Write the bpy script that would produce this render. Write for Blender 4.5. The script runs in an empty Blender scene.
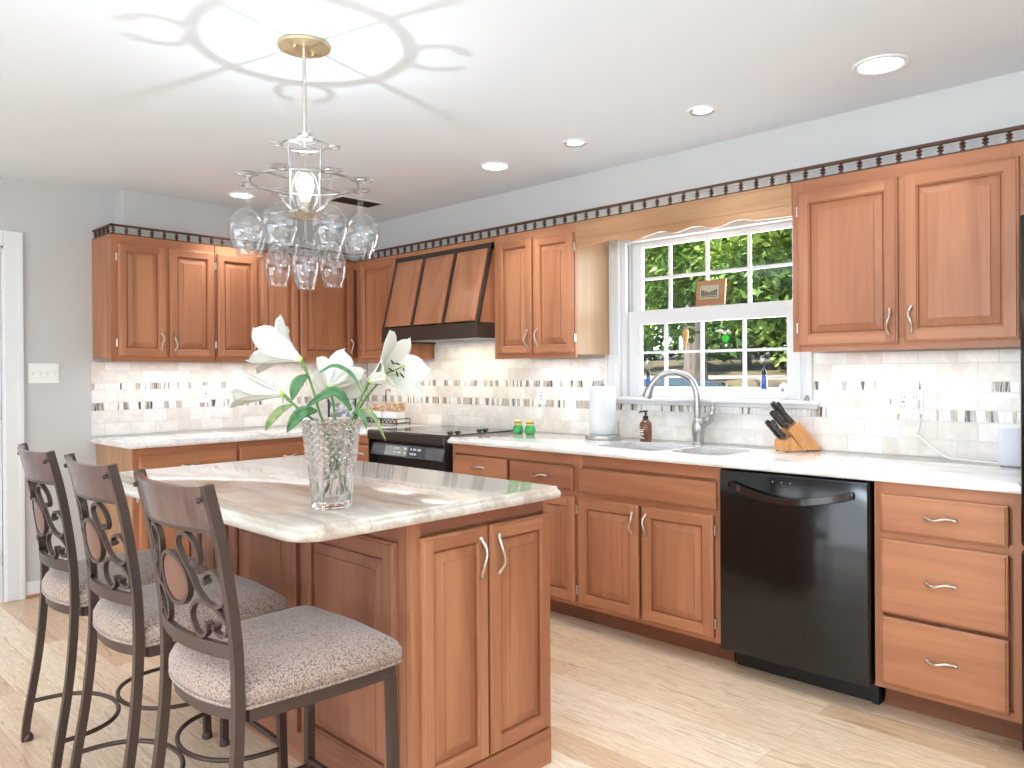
import bpy, bmesh, math, random
from mathutils import Vector, Matrix
random.seed(7)
PI = math.pi
S = bpy.context.scene
COL = S.collection

# ------------------------------------------------------------------ camera
cam_d = bpy.data.cameras.new('camera'); cam = bpy.data.objects.new('camera', cam_d); COL.objects.link(cam)
CP = Vector((5.1374, -3.6303, 1.2874))
R0 = ((0.71757528, 0.69645192, -0.00635947), (0.00287264, 0.00617126, 0.99997683), (-0.69647503, 0.71757692, -0.00242769))
mx = Matrix.Identity(4)
for i in range(3):
    mx[i][0] = R0[0][i]; mx[i][1] = R0[1][i]; mx[i][2] = -R0[2][i]; mx[i][3] = CP[i]
cam.matrix_world = mx
cam_d.sensor_width = 36; cam_d.lens = 36 * 769.74 / 1024; cam_d.shift_y = -9.17 / 1024; cam_d.clip_start = 0.05
S.camera = cam
# ------------------------------------------------------------------ view
S.view_settings.view_transform = 'Standard'; S.view_settings.look = 'None'
S.view_settings.exposure = 0.4; S.view_settings.gamma = 1; S.view_settings.use_curve_mapping = False
S.cycles.use_denoising = True
S.cycles.max_bounces = 10; S.cycles.transparent_max_bounces = 32; S.cycles.transmission_bounces = 10
S.cycles.diffuse_bounces = 5; S.cycles.glossy_bounces = 5
S.cycles.caustics_reflective = False; S.cycles.caustics_refractive = False
S.cycles.sample_clamp_indirect = 6
# ------------------------------------------------------------------ world and sun
wd = bpy.data.worlds.new('world'); S.world = wd; wd.use_nodes = True
nt = wd.node_tree; sky = nt.nodes.new('ShaderNodeTexSky'); sky.sky_type = 'NISHITA'; sky.sun_disc = False
sky.sun_elevation = math.radians(50); sky.sun_rotation = math.radians(150)
nt.links.new(sky.outputs[0], nt.nodes['Background'].inputs[0]); nt.nodes['Background'].inputs[1].default_value = 0.45
sd = bpy.data.lights.new('sun', 'SUN'); sd.energy = 11; sd.angle = math.radians(0.6); sd.color = (1, .95, .85)
so = bpy.data.objects.new('sun', sd); COL.objects.link(so); so.rotation_euler = (math.radians(38), 0, math.radians(-28)); so.location = (3, -8, 12)
# ------------------------------------------------------------------ area lights: added unseen fills, then window, cabinet and hood lights
def area(name, loc, size, power, rot=(0, 0, 0), color=(1, 1, 1), spread=180):
    d = bpy.data.lights.new(name, 'AREA'); d.shape = 'RECTANGLE'; d.size, d.size_y = size; d.energy = power; d.color = color
    d.spread = math.radians(spread)
    o = bpy.data.objects.new(name, d); COL.objects.link(o); o.location = loc; o.rotation_euler = rot
    return o
area('front_fill', (2.6, -6.85, 0.98), (4.2, 1.8), 98, (PI / 2, 0, 0), (.80, .91, 1))  # added fill in front of the closed front wall, no opening there
area('side_fill', (6.85, -3.6, 1.4), (3.4, 1.9), 38, (PI / 2, 0, PI / 2), (.80, .91, 1))  # unseen fill beside the right wall, which has no window
area('uplight_fill', (4.3, -4.8, 1.5), (.9, .9), 122, (PI - .25, .25, 0), (.70, .87, 1))  # invented uplight that brightens the ceiling from below
area('overhead_fill', (4.5, -3.1, 2.40), (1.5, 1.2), 5, (0, 0, 0), (.80, .91, 1))  # made-up fill under the ceiling, no fixture belongs to it
area('overhead_fill', (1.6, -4.3, 2.40), (1.5, 1.2), 12, (0, 0, 0), (.80, .91, 1))  # another added overhead fill without a fixture
area('aisle_fill', (4.1, -1.25, 2.40), (1.2, .3), 4, (0, 0, 0), (.84, .93, 1), 95)  # added downward fill to brighten the floor of the aisle
area('kitchen_window_daylight', (3.03, 0.16, 1.6), (0.9, 0.85), 14, (PI / 2, 0, PI), (.95, .98, 1))
area('under_cabinet_light_left', (0.17, -1.2, 1.362), (0.12, 1.5), 2.1, (0, 0, 0), (.93, .96, 1))
area('under_cabinet_light_corner', (0.58, -0.16, 1.362), (0.4, 0.12), .8, (0, 0, 0), (1, .95, .88))
area('under_cabinet_light_middle', (2.1, -0.17, 1.362), (0.5, 0.12), .9, (0, 0, 0), (.95, .97, 1))
area('under_cabinet_light_sinkside', (4.1, -0.17, 1.362), (0.75, 0.12), .85, (0, 0, 0), (.93, .97, 1))
area('hood_light', (1.3, -0.24, 1.50), (0.5, 0.14), 2.2, (0, 0, 0), (1, .86, .66))

# ------------------------------------------------------------------ helpers
def lin(c):
    c = c / 255.0
    return c / 12.92 if c <= .04045 else ((c + .055) / 1.055) ** 2.4
def rgb(r, g, b): return (lin(r), lin(g), lin(b), 1)

def mat(name, color, rough=.5, metal=0, spec=.5, coat=0, coat_rough=.1, trans=0, ior=1.5, emit=None, estr=0, sheen=0):
    m = bpy.data.materials.new(name); m.use_nodes = True
    b = m.node_tree.nodes['Principled BSDF']
    b.inputs['Base Color'].default_value = color; b.inputs['Roughness'].default_value = rough
    b.inputs['Metallic'].default_value = metal; b.inputs['Specular IOR Level'].default_value = spec
    b.inputs['Coat Weight'].default_value = coat; b.inputs['Coat Roughness'].default_value = coat_rough
    b.inputs['Transmission Weight'].default_value = trans; b.inputs['IOR'].default_value = ior
    b.inputs['Sheen Weight'].default_value = sheen
    if emit: b.inputs['Emission Color'].default_value = emit; b.inputs['Emission Strength'].default_value = estr
    return m
def nodes(m): return m.node_tree.nodes, m.node_tree.links, m.node_tree.nodes['Principled BSDF']
def ramp(N, stops):
    r = N.new('ShaderNodeValToRGB'); e = r.color_ramp.elements
    while len(e) < len(stops): e.new(.5)
    for k, (p, c) in zip(e, stops): k.position = p; k.color = c
    return r
def coords(m, scale, seed=True, src='Object'):
    N, L, b = nodes(m)
    tc = N.new('ShaderNodeTexCoord'); mp = N.new('ShaderNodeMapping'); mp.inputs['Scale'].default_value = scale
    if seed:
        oi = N.new('ShaderNodeObjectInfo'); mu = N.new('ShaderNodeVectorMath'); mu.operation = 'MULTIPLY_ADD'
        cb = N.new('ShaderNodeCombineXYZ')
        for k in range(3): L.new(oi.outputs['Random'], cb.inputs[k])
        mu.inputs[1].default_value = (37, 53, 71); L.new(cb.outputs[0], mu.inputs[0]); L.new(tc.outputs[src], mu.inputs[2])
        L.new(mu.outputs[0], mp.inputs['Vector'])
    else: L.new(tc.outputs[src], mp.inputs['Vector'])
    return mp
def noise(m, vec, scale, detail=4, rough=.55, dist=0):
    N, L, b = nodes(m); n = N.new('ShaderNodeTexNoise'); n.inputs['Scale'].default_value = scale
    n.inputs['Detail'].default_value = detail; n.inputs['Roughness'].default_value = rough; n.inputs['Distortion'].default_value = dist
    L.new(vec.outputs[0], n.inputs['Vector']); return n
def mixc(m, fac, a, b_, mode='MIX', f=1.0):
    N, L, b = nodes(m); x = N.new('ShaderNodeMix'); x.data_type = 'RGBA'; x.blend_type = mode
    if fac is None: x.inputs[0].default_value = f
    else: L.new(fac, x.inputs[0])
    for s, v in ((6, a), (7, b_)):
        if hasattr(v, 'is_output'): L.new(v, x.inputs[s])
        else: x.inputs[s].default_value = v
    return x.outputs[2]

WC = {}
TONES = {'hood': ((186, 128, 92), (166, 106, 74)), 'door': ((186, 127, 91), (158, 100, 70)), 'dark': ((172, 116, 90), (142, 90, 70)), 'light': ((186, 144, 106), (164, 118, 82)),
         'rail': ((100, 70, 54), (74, 50, 40)), 'birch': ((184, 150, 116), (164, 128, 94)), 'block': ((222, 164, 106), (202, 140, 84)),
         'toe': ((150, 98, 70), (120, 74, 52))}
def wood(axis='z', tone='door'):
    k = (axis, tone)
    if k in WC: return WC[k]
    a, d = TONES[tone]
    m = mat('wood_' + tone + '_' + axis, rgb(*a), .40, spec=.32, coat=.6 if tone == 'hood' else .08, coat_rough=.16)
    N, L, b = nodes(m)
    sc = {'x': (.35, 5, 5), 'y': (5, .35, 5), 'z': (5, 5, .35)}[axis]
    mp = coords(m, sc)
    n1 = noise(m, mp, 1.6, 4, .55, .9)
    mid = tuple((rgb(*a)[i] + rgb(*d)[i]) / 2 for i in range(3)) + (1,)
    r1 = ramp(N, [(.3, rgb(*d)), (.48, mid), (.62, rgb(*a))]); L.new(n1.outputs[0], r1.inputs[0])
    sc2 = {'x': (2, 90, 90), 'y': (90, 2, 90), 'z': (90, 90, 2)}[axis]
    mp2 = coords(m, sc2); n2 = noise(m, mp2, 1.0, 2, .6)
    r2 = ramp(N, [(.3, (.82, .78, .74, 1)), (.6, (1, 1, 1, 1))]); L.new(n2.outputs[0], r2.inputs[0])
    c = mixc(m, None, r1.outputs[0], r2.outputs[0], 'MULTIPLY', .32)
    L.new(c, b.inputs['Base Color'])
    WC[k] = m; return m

class MB:
    """collects shapes in one bmesh"""
    def __init__(s): s.bm = bmesh.new(); s.mats = []
    def mi(s, m):
        if m not in s.mats: s.mats.append(m)
        return s.mats.index(m)
    def face(s, vs, m):
        try: f = s.bm.faces.new(vs)
        except ValueError: return None
        f.material_index = s.mi(m); return f
    def poly(s, pts, m): return s.face([s.bm.verts.new(p) for p in pts], m)
    def hexa(s, p, m):   # 8 points: bottom ring 4, top ring 4
        v = [s.bm.verts.new(q) for q in p]
        for f in ((3, 2, 1, 0), (4, 5, 6, 7), (0, 1, 5, 4), (1, 2, 6, 5), (2, 3, 7, 6), (3, 0, 4, 7)): s.face([v[i] for i in f], m)
    def box(s, x0, x1, y0, y1, z0, z1, m, bev=0):
        x0, x1 = sorted((x0, x1)); y0, y1 = sorted((y0, y1)); z0, z1 = sorted((z0, z1))
        if bev <= 0:
            s.hexa([(x0, y0, z0), (x1, y0, z0), (x1, y1, z0), (x0, y1, z0), (x0, y0, z1), (x1, y0, z1), (x1, y1, z1), (x0, y1, z1)], m); return
        t = bmesh.new(); bmesh.ops.create_cube(t, size=1)
        bmesh.ops.transform(t, matrix=Matrix.Translation(((x0 + x1) / 2, (y0 + y1) / 2, (z0 + z1) / 2)) @ Matrix.Diagonal((x1 - x0, y1 - y0, z1 - z0, 1)), verts=t.verts)
        bmesh.ops.bevel(t, geom=t.edges[:], offset=min(bev, .49 * min(x1 - x0, y1 - y0, z1 - z0)), segments=2, profile=.5, affect='EDGES')
        s.merge(t, m)
    def merge(s, t, m, M=None):
        mp = {}
        for v in t.verts: mp[v] = s.bm.verts.new(M @ v.co if M else v.co)
        for f in t.faces: s.face([mp[v] for v in f.verts], m)
        t.free()
    def loft(s, rings, m, caps=True, closed=True):
        rv = [[s.bm.verts.new(p) for p in r] for r in rings]
        n = len(rv[0])
        for a, b in zip(rv, rv[1:]):
            for i in range(n if closed else n - 1):
                j = (i + 1) % n; s.face([a[i], a[j], b[j], b[i]], m)
        if caps and closed:
            s.face(rv[0][::-1], m); s.face(rv[-1], m)
    def lathe(s, c, prof, m, n=24, axis=None):
        """profile of (r, h) along axis (default z) from c; r = 0 closes"""
        c = Vector(c); ax = Vector(axis).normalized() if axis else Vector((0, 0, 1))
        u = ax.orthogonal().normalized() if axis else Vector((1, 0, 0)); w = ax.cross(u)
        prev = None
        for r, h in prof:
            if r < 1e-6: cur = [s.bm.verts.new(c + ax * h)]
            else: cur = [s.bm.verts.new(c + ax * h + (u * math.cos(2 * PI * i / n) + w * math.sin(2 * PI * i / n)) * r) for i in range(n)]
            if prev:
                for i in range(n):
                    j = (i + 1) % n
                    if len(prev) == 1 and len(cur) == 1: break
                    if len(prev) == 1: s.face([prev[0], cur[j], cur[i]], m)
                    elif len(cur) == 1: s.face([prev[i], prev[j], cur[0]], m)
                    else: s.face([prev[i], prev[j], cur[j], cur[i]], m)
            prev = cur
    def tube(s, pts, r, m, n=8, cyc=False, up=None, flat=None, caps=True):
        """round (or flat = (a, b) half sizes with 4 corners) section swept along pts"""
        P = [Vector(p) for p in pts]; N_ = len(P); rs = r if isinstance(r, (list, tuple)) else [r] * N_
        rings = []; ref = Vector(up) if up else None
        for i in range(N_):
            t = (P[(i + 1) % N_] - P[i - 1]) if cyc else (P[min(i + 1, N_ - 1)] - P[max(i - 1, 0)])
            if t.length < 1e-9: t = Vector((0, 0, 1))
            t.normalize()
            if ref is None: ref = t.orthogonal()
            a = ref - t * ref.dot(t)
            if a.length < 1e-5: a = t.orthogonal()
            a.normalize(); b = t.cross(a)
            if not up: ref = a
            if flat:
                fa, fb = flat; k = rs[i]
                rings.append([P[i] + a * (x * fa * k) + b * (y * fb * k) for x, y in ((-1, -1), (1, -1), (1, 1), (-1, 1))])
            else: rings.append([P[i] + (a * math.cos(2 * PI * j / n) + b * math.sin(2 * PI * j / n)) * rs[i] for j in range(n)])
        if cyc: rings.append(rings[0]); s.loft(rings, m, False); bmesh.ops.remove_doubles(s.bm, verts=s.bm.verts[:], dist=1e-7)
        else: s.loft(rings, m, caps)
    def prism(s, poly, d, m):
        """poly: 3-D points of one face; d: extrusion vector"""
        a = [s.bm.verts.new(p) for p in poly]; b = [s.bm.verts.new(Vector(p) + Vector(d)) for p in poly]; n = len(a)
        s.face(a[::-1], m); s.face(b, m)
        for i in range(n): s.face([a[i], a[(i + 1) % n], b[(i + 1) % n], b[i]], m)
    def build(s, name, parent=None, smooth=None, kind=None, org=None):
        bm = s.bm
        o0 = Vector(org) if org else (Vector(parent['_o']) if parent is not None and '_o' in parent else Vector((0, 0, 0)))
        bmesh.ops.translate(bm, vec=-o0, verts=bm.verts[:])
        bmesh.ops.recalc_face_normals(bm, faces=bm.faces[:])
        me = bpy.data.meshes.new(name); bm.to_mesh(me); bm.free()
        for m in s.mats: me.materials.append(m)
        if smooth is not None:
            me.polygons.foreach_set('use_smooth', [True] * len(me.polygons))
            if smooth < 179: me.set_sharp_from_angle(angle=math.radians(smooth))
        o = bpy.data.objects.new(name, me); COL.objects.link(o)
        if parent is not None: o.parent = parent; o['_o'] = tuple(o0)
        else: o.location = o0; o['_o'] = tuple(o0)
        if kind: o['kind'] = kind
        return o
def tag(o, label, cat, group=None):
    o['label'] = label; o['category'] = cat
    if group: o['group'] = group
    return o
def thing(name, loc, label, cat, group=None):
    o = bpy.data.objects.new(name, None); COL.objects.link(o); o.location = loc; o['_o'] = tuple(loc)
    o.empty_display_size = .1
    return tag(o, label, cat, group)
def copy_tree(o, parent=None):
    c = o.copy(); COL.objects.link(c); c.parent = parent
    for ch in o.children: copy_tree(ch, c)
    return c
def smoothpath(pts, n=8):
    """Catmull-Rom"""
    P = [Vector(p) for p in pts]; P = [P[0] * 2 - P[1]] + P + [P[-1] * 2 - P[-2]]; out = []
    for i in range(1, len(P) - 2):
        for k in range(n):
            t = k / n; a, b, c, d = P[i - 1], P[i], P[i + 1], P[i + 2]
            out.append(.5 * ((2 * b) + (c - a) * t + (2 * a - 5 * b + 4 * c - d) * t * t + (3 * b - a - 3 * c + d) * t ** 3))
    out.append(P[-2]); return out

# ------------------------------------------------------------------ materials
M_wall = mat('wall_paint', rgb(199, 198, 196), .75)
M_wall_dim = mat('dimmed_wall', rgb(128, 120, 112), .8)  # unseen front wall coloured darker so the dishwasher reflects a dim room
M_ceil = mat('ceiling_paint', rgb(226, 230, 235), .85)
M_white = mat('white_trim_paint', rgb(228, 228, 228), .4)
M_nickel = mat('brushed_nickel', rgb(216, 208, 198), .28, 1)
M_chrome = mat('steel', rgb(182, 180, 177), .28, 1)
M_black = mat('black_enamel', (.006, .006, .006, 1), .16, spec=.5)
M_blackm = mat('black_satin', (.012, .011, .010, 1), .4)
M_rng = mat('range_black', rgb(56, 50, 47), .22)
M_hoodm = mat('hood_black_metal', rgb(70, 60, 52), .35, .3)
M_cook = mat('cooktop_glass', (.012, .012, .012, 1), .05, spec=.8)
M_iron = mat('bronze_iron', rgb(78, 62, 55), .4, .35)
M_dark = mat('dark_gap', (.02, .015, .012, 1), .8)
M_plast = mat('white_plastic', rgb(243, 242, 240), .35)
M_grayp = mat('grey_plastic', rgb(150, 150, 152), .45)
M_brass = mat('pale_brass', rgb(214, 196, 158), .35, .85)
M_copper = mat('copper_leather', rgb(112, 72, 58), .28)
M_crest = mat('crest_wood', rgb(104, 72, 64), .3, coat=.5, coat_rough=.15)
def nz(m, mp, sc, stops, **k):
    N, L, b = nodes(m); n = noise(m, mp, sc, **k); r = ramp(N, stops); L.new(n.outputs[0], r.inputs[0]); return r.outputs[0]
N, L, b = nodes(M_crest); L.new(nz(M_crest, coords(M_crest, (8, 8, 1.2)), 5, [(.3, rgb(70, 48, 45)), (.7, rgb(98, 70, 66))]), b.inputs['Base Color'])

def marble(name, tints):
    m = mat(name, rgb(*tints[0]), .10, spec=.55, coat=.3, coat_rough=.06)
    N, L, b = nodes(m)
    c1 = nz(m, coords(m, (1.2, 5.5, 5.5)), 1.5, [(.30, rgb(*tints[2])), (.45, rgb(*tints[1])), (.6, rgb(*tints[0]))], detail=6, dist=1.2)
    v = nz(m, coords(m, (.9, 6, 6)), 2.2, [(.47, (1, 1, 1, 1)), (.495, (.62, .54, .48, 1)), (.52, (1, 1, 1, 1))], detail=5, dist=1.6)
    fine = nz(m, coords(m, (4, 40, 40)), 2, [(.3, (.9, .88, .86, 1)), (.7, (1, 1, 1, 1))], detail=3)
    c = mixc(m, None, c1, v, 'MULTIPLY', .45); c = mixc(m, None, c, fine, 'MULTIPLY', .6)
    L.new(c, b.inputs['Base Color']); return m
M_marble = marble('quartzite_wall_run', ((246, 243, 240), (236, 230, 225), (214, 204, 196)))
M_marble_i = marble('quartzite_island', ((228, 218, 206), (206, 192, 176), (180, 160, 142)))

# floor: oak strips running along x
M_floor = mat('oak_floor', rgb(226, 196, 162), .3, coat=.25, coat_rough=.2)
N, L, b = nodes(M_floor)
mp = coords(M_floor, (1, 1, 1), False)
br = N.new('ShaderNodeTexBrick'); L.new(mp.outputs[0], br.inputs['Vector'])
br.inputs['Scale'].default_value = 1; br.inputs['Brick Width'].default_value = 1.5; br.inputs['Row Height'].default_value = .127
br.inputs['Mortar Size'].default_value = .0009; br.inputs['Mortar Smooth'].default_value = .1; br.offset = .37; br.offset_frequency = 2; br.squash = 1
br.inputs['Color1'].default_value = (0, 0, 0, 1); br.inputs['Color2'].default_value = (1, 1, 1, 1); br.inputs['Mortar'].default_value = (.5, .5, .5, 1)
sh = N.new('ShaderNodeVectorMath'); sh.operation = 'MULTIPLY_ADD'; sh.inputs[1].default_value = (31, 17, 0)
L.new(br.outputs['Color'], sh.inputs[0]); L.new(mp.outputs[0], sh.inputs[2])
def mapped(m, src, scale):
    N, L, b = nodes(m); q = N.new('ShaderNodeMapping'); q.inputs['Scale'].default_value = scale; L.new(src, q.inputs['Vector']); return q
tone = ramp(N, [(0, rgb(246, 228, 204)), (.45, rgb(236, 209, 178)), (1, rgb(214, 178, 144))]); L.new(br.outputs['Color'], tone.inputs[0])
g1 = noise(M_floor, mapped(M_floor, sh.outputs[0], (.8, 8, 1)), 2.4, 6, .6, 2.2)
gr = ramp(N, [(.37, (.62, .50, .40, 1)), (.45, (1, 1, 1, 1)), (.56, (.78, .68, .58, 1)), (.62, (1, 1, 1, 1))]); L.new(g1.outputs[0], gr.inputs[0])
g2 = noise(M_floor, mapped(M_floor, sh.outputs[0], (4, 120, 1)), 1, 2)
gr2 = ramp(N, [(.35, (.9, .86, .82, 1)), (.6, (1, 1, 1, 1))]); L.new(g2.outputs[0], gr2.inputs[0])
c = mixc(M_floor, None, tone.outputs[0], gr.outputs[0], 'MULTIPLY', .75); c = mixc(M_floor, None, c, gr2.outputs[0], 'MULTIPLY', .5)
c = mixc(M_floor, br.outputs['Fac'], c, rgb(188, 152, 120)); L.new(c, b.inputs['Base Color'])

# woven seat fabric
M_fab = mat('woven_fabric', rgb(172, 154, 142), .9, sheen=.3)
N, L, b = nodes(M_fab); mp = coords(M_fab, (1, 1, 1), False)
w1 = N.new('ShaderNodeTexVoronoi'); w1.inputs['Scale'].default_value = 235; L.new(mp.outputs[0], w1.inputs['Vector'])
r = ramp(N, [(.1, rgb(186, 163, 148)), (.45, rgb(163, 140, 126)), (.8, rgb(112, 90, 80))]); L.new(w1.outputs['Distance'], r.inputs[0])
big = nz(M_fab, mp, 9, [(.35, (.86, .84, .82, 1)), (.65, (1, 1, 1, 1))])
L.new(mixc(M_fab, None, r.outputs[0], big, 'MULTIPLY', .7), b.inputs['Base Color'])
bp = N.new('ShaderNodeBump'); bp.inputs['Strength'].default_value = .35; bp.inputs['Distance'].default_value = .002; bp.invert = True
L.new(w1.outputs['Distance'], bp.inputs['Height']); L.new(bp.outputs[0], b.inputs['Normal'])

def thin_glass(name, tint=(1, 1, 1, 1), ior=1.45, boost=1.0):
    """clear thin glass: transparent where seen face on, mirror-like at grazing angles"""
    m = bpy.data.materials.new(name); m.use_nodes = True; N = m.node_tree.nodes; L = m.node_tree.links
    N.remove(N['Principled BSDF']); o = N['Material Output']
    t = N.new('ShaderNodeBsdfTransparent'); t.inputs[0].default_value = tint
    g = N.new('ShaderNodeBsdfGlossy'); g.inputs['Roughness'].default_value = .02
    f = N.new('ShaderNodeFresnel'); gm = N.new('ShaderNodeNewGeometry'); mr = N.new('ShaderNodeMapRange')
    mr.inputs['To Min'].default_value = ior; mr.inputs['To Max'].default_value = 1 / ior       # same reflection on both sides of the thin wall
    L.new(gm.outputs['Backfacing'], mr.inputs['Value']); L.new(mr.outputs[0], f.inputs[0])
    mu = N.new('ShaderNodeMath'); mu.operation = 'MULTIPLY'; mu.inputs[1].default_value = boost; mu.use_clamp = True; L.new(f.outputs[0], mu.inputs[0])
    x = N.new('ShaderNodeMixShader'); L.new(mu.outputs[0], x.inputs[0]); L.new(t.outputs[0], x.inputs[1]); L.new(g.outputs[0], x.inputs[2]); L.new(x.outputs[0], o.inputs[0])
    return m
M_pane = thin_glass('window_glass', (.98, .99, .98, 1), 1.25)
M_wine = thin_glass('wine_glass_crystal', (.975, .975, .975, 1), 1.5, 1.3)
M_vase = mat('cut_crystal', (1, 1, 1, 1), .0, trans=1, ior=1.45)
N, L, b = nodes(M_vase)                       # part of the light passes straight through, so the crystal throws a pale shadow
_t = N.new('ShaderNodeBsdfTransparent'); _x = N.new('ShaderNodeMixShader'); _x.inputs[0].default_value = .30
L.new(b.outputs[0], _x.inputs[1]); L.new(_t.outputs[0], _x.inputs[2]); L.new(_x.outputs[0], N['Material Output'].inputs[0])

# ================================================================== room shell
def struct(mb, name, smooth=None, parent=None): return mb.build(name, parent, smooth, 'structure')
q = MB(); q.box(-.15, 7, -7, .15, -.12, 0, M_floor); struct(q, 'floor')
q = MB(); q.box(-.15, 7, -7, .15, 2.42, 2.56, M_ceil); struct(q, 'ceiling')
DY0, DY1, DZ = -3.30, -2.495, 2.03     # door opening in the left wall
q = MB(); q.box(-.15, 0, DY1, .15, 0, 2.42, M_wall); q.box(-.15, 0, -7, DY0, 0, 2.42, M_wall); q.box(-.15, 0, DY0, DY1, DZ, 2.42, M_wall); struct(q, 'wall_left')
WX0, WX1, WZ0, WZ1 = 2.497, 3.55, 1.13, 2.055    # window opening
q = MB(); q.box(0, WX0, 0, .15, 0, 2.42, M_wall); q.box(WX1, 7, 0, .15, 0, 2.42, M_wall)
q.box(WX0, WX1, 0, .15, 0, WZ0, M_wall); q.box(WX0, WX1, 0, .15, WZ1, 2.42, M_wall); struct(q, 'wall_back')
q = MB(); q.box(-.15, 7.15, -7.15, -7, 0, 2.42, M_wall_dim); struct(q, 'wall_front')
q = MB(); q.box(7, 7.15, -7, .15, 0, 2.42, M_wall); struct(q, 'wall_right')
q = MB(); q.box(0, 7, -.183, 0, 2.116, 2.42, M_wall); q.box(0, .183, -1.905, -.183, 2.116, 2.42, M_wall); struct(q, 'soffit')
# door in the left wall
q = MB(); q.box(0, .018, DY1 - .002, -2.402, 0, DZ + .088, M_white, .004); q.box(.018, .024, -2.43, -2.404, 0, DZ + .085, M_white, .003)
q.box(0, .018, DY0 - .09, DY0, 0, DZ + .088, M_white, .004); q.box(0, .018, DY0, DY1 - .002, DZ, DZ + .088, M_white, .004)
q.box(-.15, 0, DY1 - .012, DY1, 0, DZ, M_white); q.box(-.15, 0, DY0, DY0 + .012, 0, DZ, M_white); q.box(-.15, 0, DY0, DY1, DZ - .012, DZ, M_white)
struct(q, 'trim_1')
q = MB(); q.box(-.045, -.008, DY0 + .015, DY1 - .015, .008, DZ - .015, M_white, .002)
for (a, b_) in ((.12, .62), (.78, 1.3), (1.46, 1.9)):
    for (c0, c1) in ((DY0 + .12, DY0 + .36), (DY0 + .45, DY1 - .12)): q.box(-.009, -.003, c0, c1, a, b_, M_white, .004)
dr = struct(q, 'door_1')
q = MB()
for z in (1.08, .25, 1.8): q.tube([(-.006, DY1 - .013, z - .04), (-.006, DY1 - .013, z + .04)], .006, M_chrome)
q.build('hinge', dr)
q = MB(); q.box(0, .014, -2.402, -2.018, 0, .095, M_white, .003); q.box(0, .022, -2.402, -2.018, 0, .018, wood('y', 'light'), .004); struct(q, 'baseboard_left')

# ------------------------------------------------------------------ window
win = bpy.data.objects.new('window_1', None); COL.objects.link(win); win['kind'] = 'structure'; win.location = (3.02, 0, 1.13); win['_o'] = (3.02, 0, 1.13)
q = MB()
def casing_v(x0, x1):
    q.box(x0, x1, -.016, -.001, WZ0, 2.15, M_white, .003); w = x1 - x0
    q.box(x0 + w * .04, x0 + w * .2, -.024, -.016, WZ0, 2.15, M_white, .003); q.box(x0 + w * .3, x0 + w * .36, -.02, -.016, WZ0, 2.15, M_white, .002)
    q.box(x0 + w * .5, x0 + w * .56, -.02, -.016, WZ0, 2.15, M_white, .002); q.box(x0 + w * .8, x0 + w * .96, -.022, -.016, WZ0, 2.15, M_white, .003)
casing_v(2.388, 2.497); casing_v(3.55, 3.615); q.box(2.497, 3.55, -.016, -.001, 2.055, 2.112, M_white, .003)
q.build('casing', win)
q = MB(); q.box(2.46, 3.652, -.055, .02, 1.126, 1.147, M_white, .006); q.box(2.475, 3.64, -.03, -.011, 1.108, 1.126, M_white, .004); q.build('sill', win)
q = MB(); q.box(2.497, 2.526, .001, .149, 1.13, 2.055, M_white); q.box(3.525, 3.55, .001, .149, 1.13, 2.055, M_white); q.box(2.526, 3.525, .001, .149, 2.03, 2.055, M_white)
q.box(2.526, 3.525, .02, .149, 1.13, 1.148, M_white); q.tube([(2.530, .03, 1.635), (2.530, .03, 2.02)], .004, M_grayp); q.build('jamb', win)
def sash(y0, y1, z0, z1, g0, g1, xs, zm, name):
    q = MB(); X0, X1 = 2.529, 3.522
    q.box(X0, xs[0][0], y0, y1, z0, z1, M_white, .002); q.box(xs[-1][1], X1, y0, y1, z0, z1, M_white, .002)
    q.box(xs[0][0], xs[-1][1], y0, y1, z0, g0, M_white, .002); q.box(xs[0][0], xs[-1][1], y0, y1, g1, z1, M_white, .002)
    o = q.build(name, win)
    q = MB()
    for a, b_ in zip(xs, xs[1:]): q.box(a[1], b_[0], y0 + .010, y1 - .008, g0, g1, M_white)
    q.box(xs[0][0], xs[-1][1], y0 + .0085, y1 - .0095, zm[0], zm[1], M_white); q.build('muntin', o)
    q = MB(); ym = (y0 + y1) / 2; q.box(xs[0][0] - .004, xs[-1][1] + .004, ym - .002, ym + .002, g0 - .004, g1 + .004, M_pane); q.build('glass_pane', o)
    return o
sash(.062, .092, 1.57, 2.029, 1.638, 2.0, [(2.596, 2.768), (2.787, 3.000), (3.019, 3.243), (3.262, 3.485)], (1.811, 1.827), 'sash')
sash(.028, .058, 1.149, 1.636, 1.207, 1.558, [(2.607, 2.758), (2.777, 2.986), (3.004, 3.230), (3.248, 3.470)], (1.391, 1.405), 'sash')

# ------------------------------------------------------------------ backsplash tile
def tile_mat(name, c1, c2, sc=14, rough=.35):
    m = mat(name, rgb(*c1), rough); N, L, b = nodes(m)
    L.new(nz(m, coords(m, (1, 1, 1), False), sc, [(.35, rgb(*c2)), (.65, rgb(*c1))], detail=5, dist=.8), b.inputs['Base Color']); return m
TF = [tile_mat('tile_ivory', (240, 236, 230), (226, 220, 212)), tile_mat('tile_cream', (234, 228, 220), (220, 212, 203)), tile_mat('tile_pearl', (244, 241, 237), (232, 228, 222))]
TS = {'w': tile_mat('sliver_white', (248, 246, 243), (238, 235, 230), 40, .15), 'g': tile_mat('sliver_grey', (196, 192, 186), (176, 172, 166), 40, .15),
      'b': tile_mat('sliver_beige', (206, 190, 172), (184, 166, 148), 40, .15), 't': tile_mat('sliver_taupe', (160, 146, 132), (140, 126, 112), 40, .15), 'd': tile_mat('sliver_dark', (92, 84, 78), (70, 62, 58), 40, .12)}
M_grout = mat('grout', rgb(222, 217, 210), .8)
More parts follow.
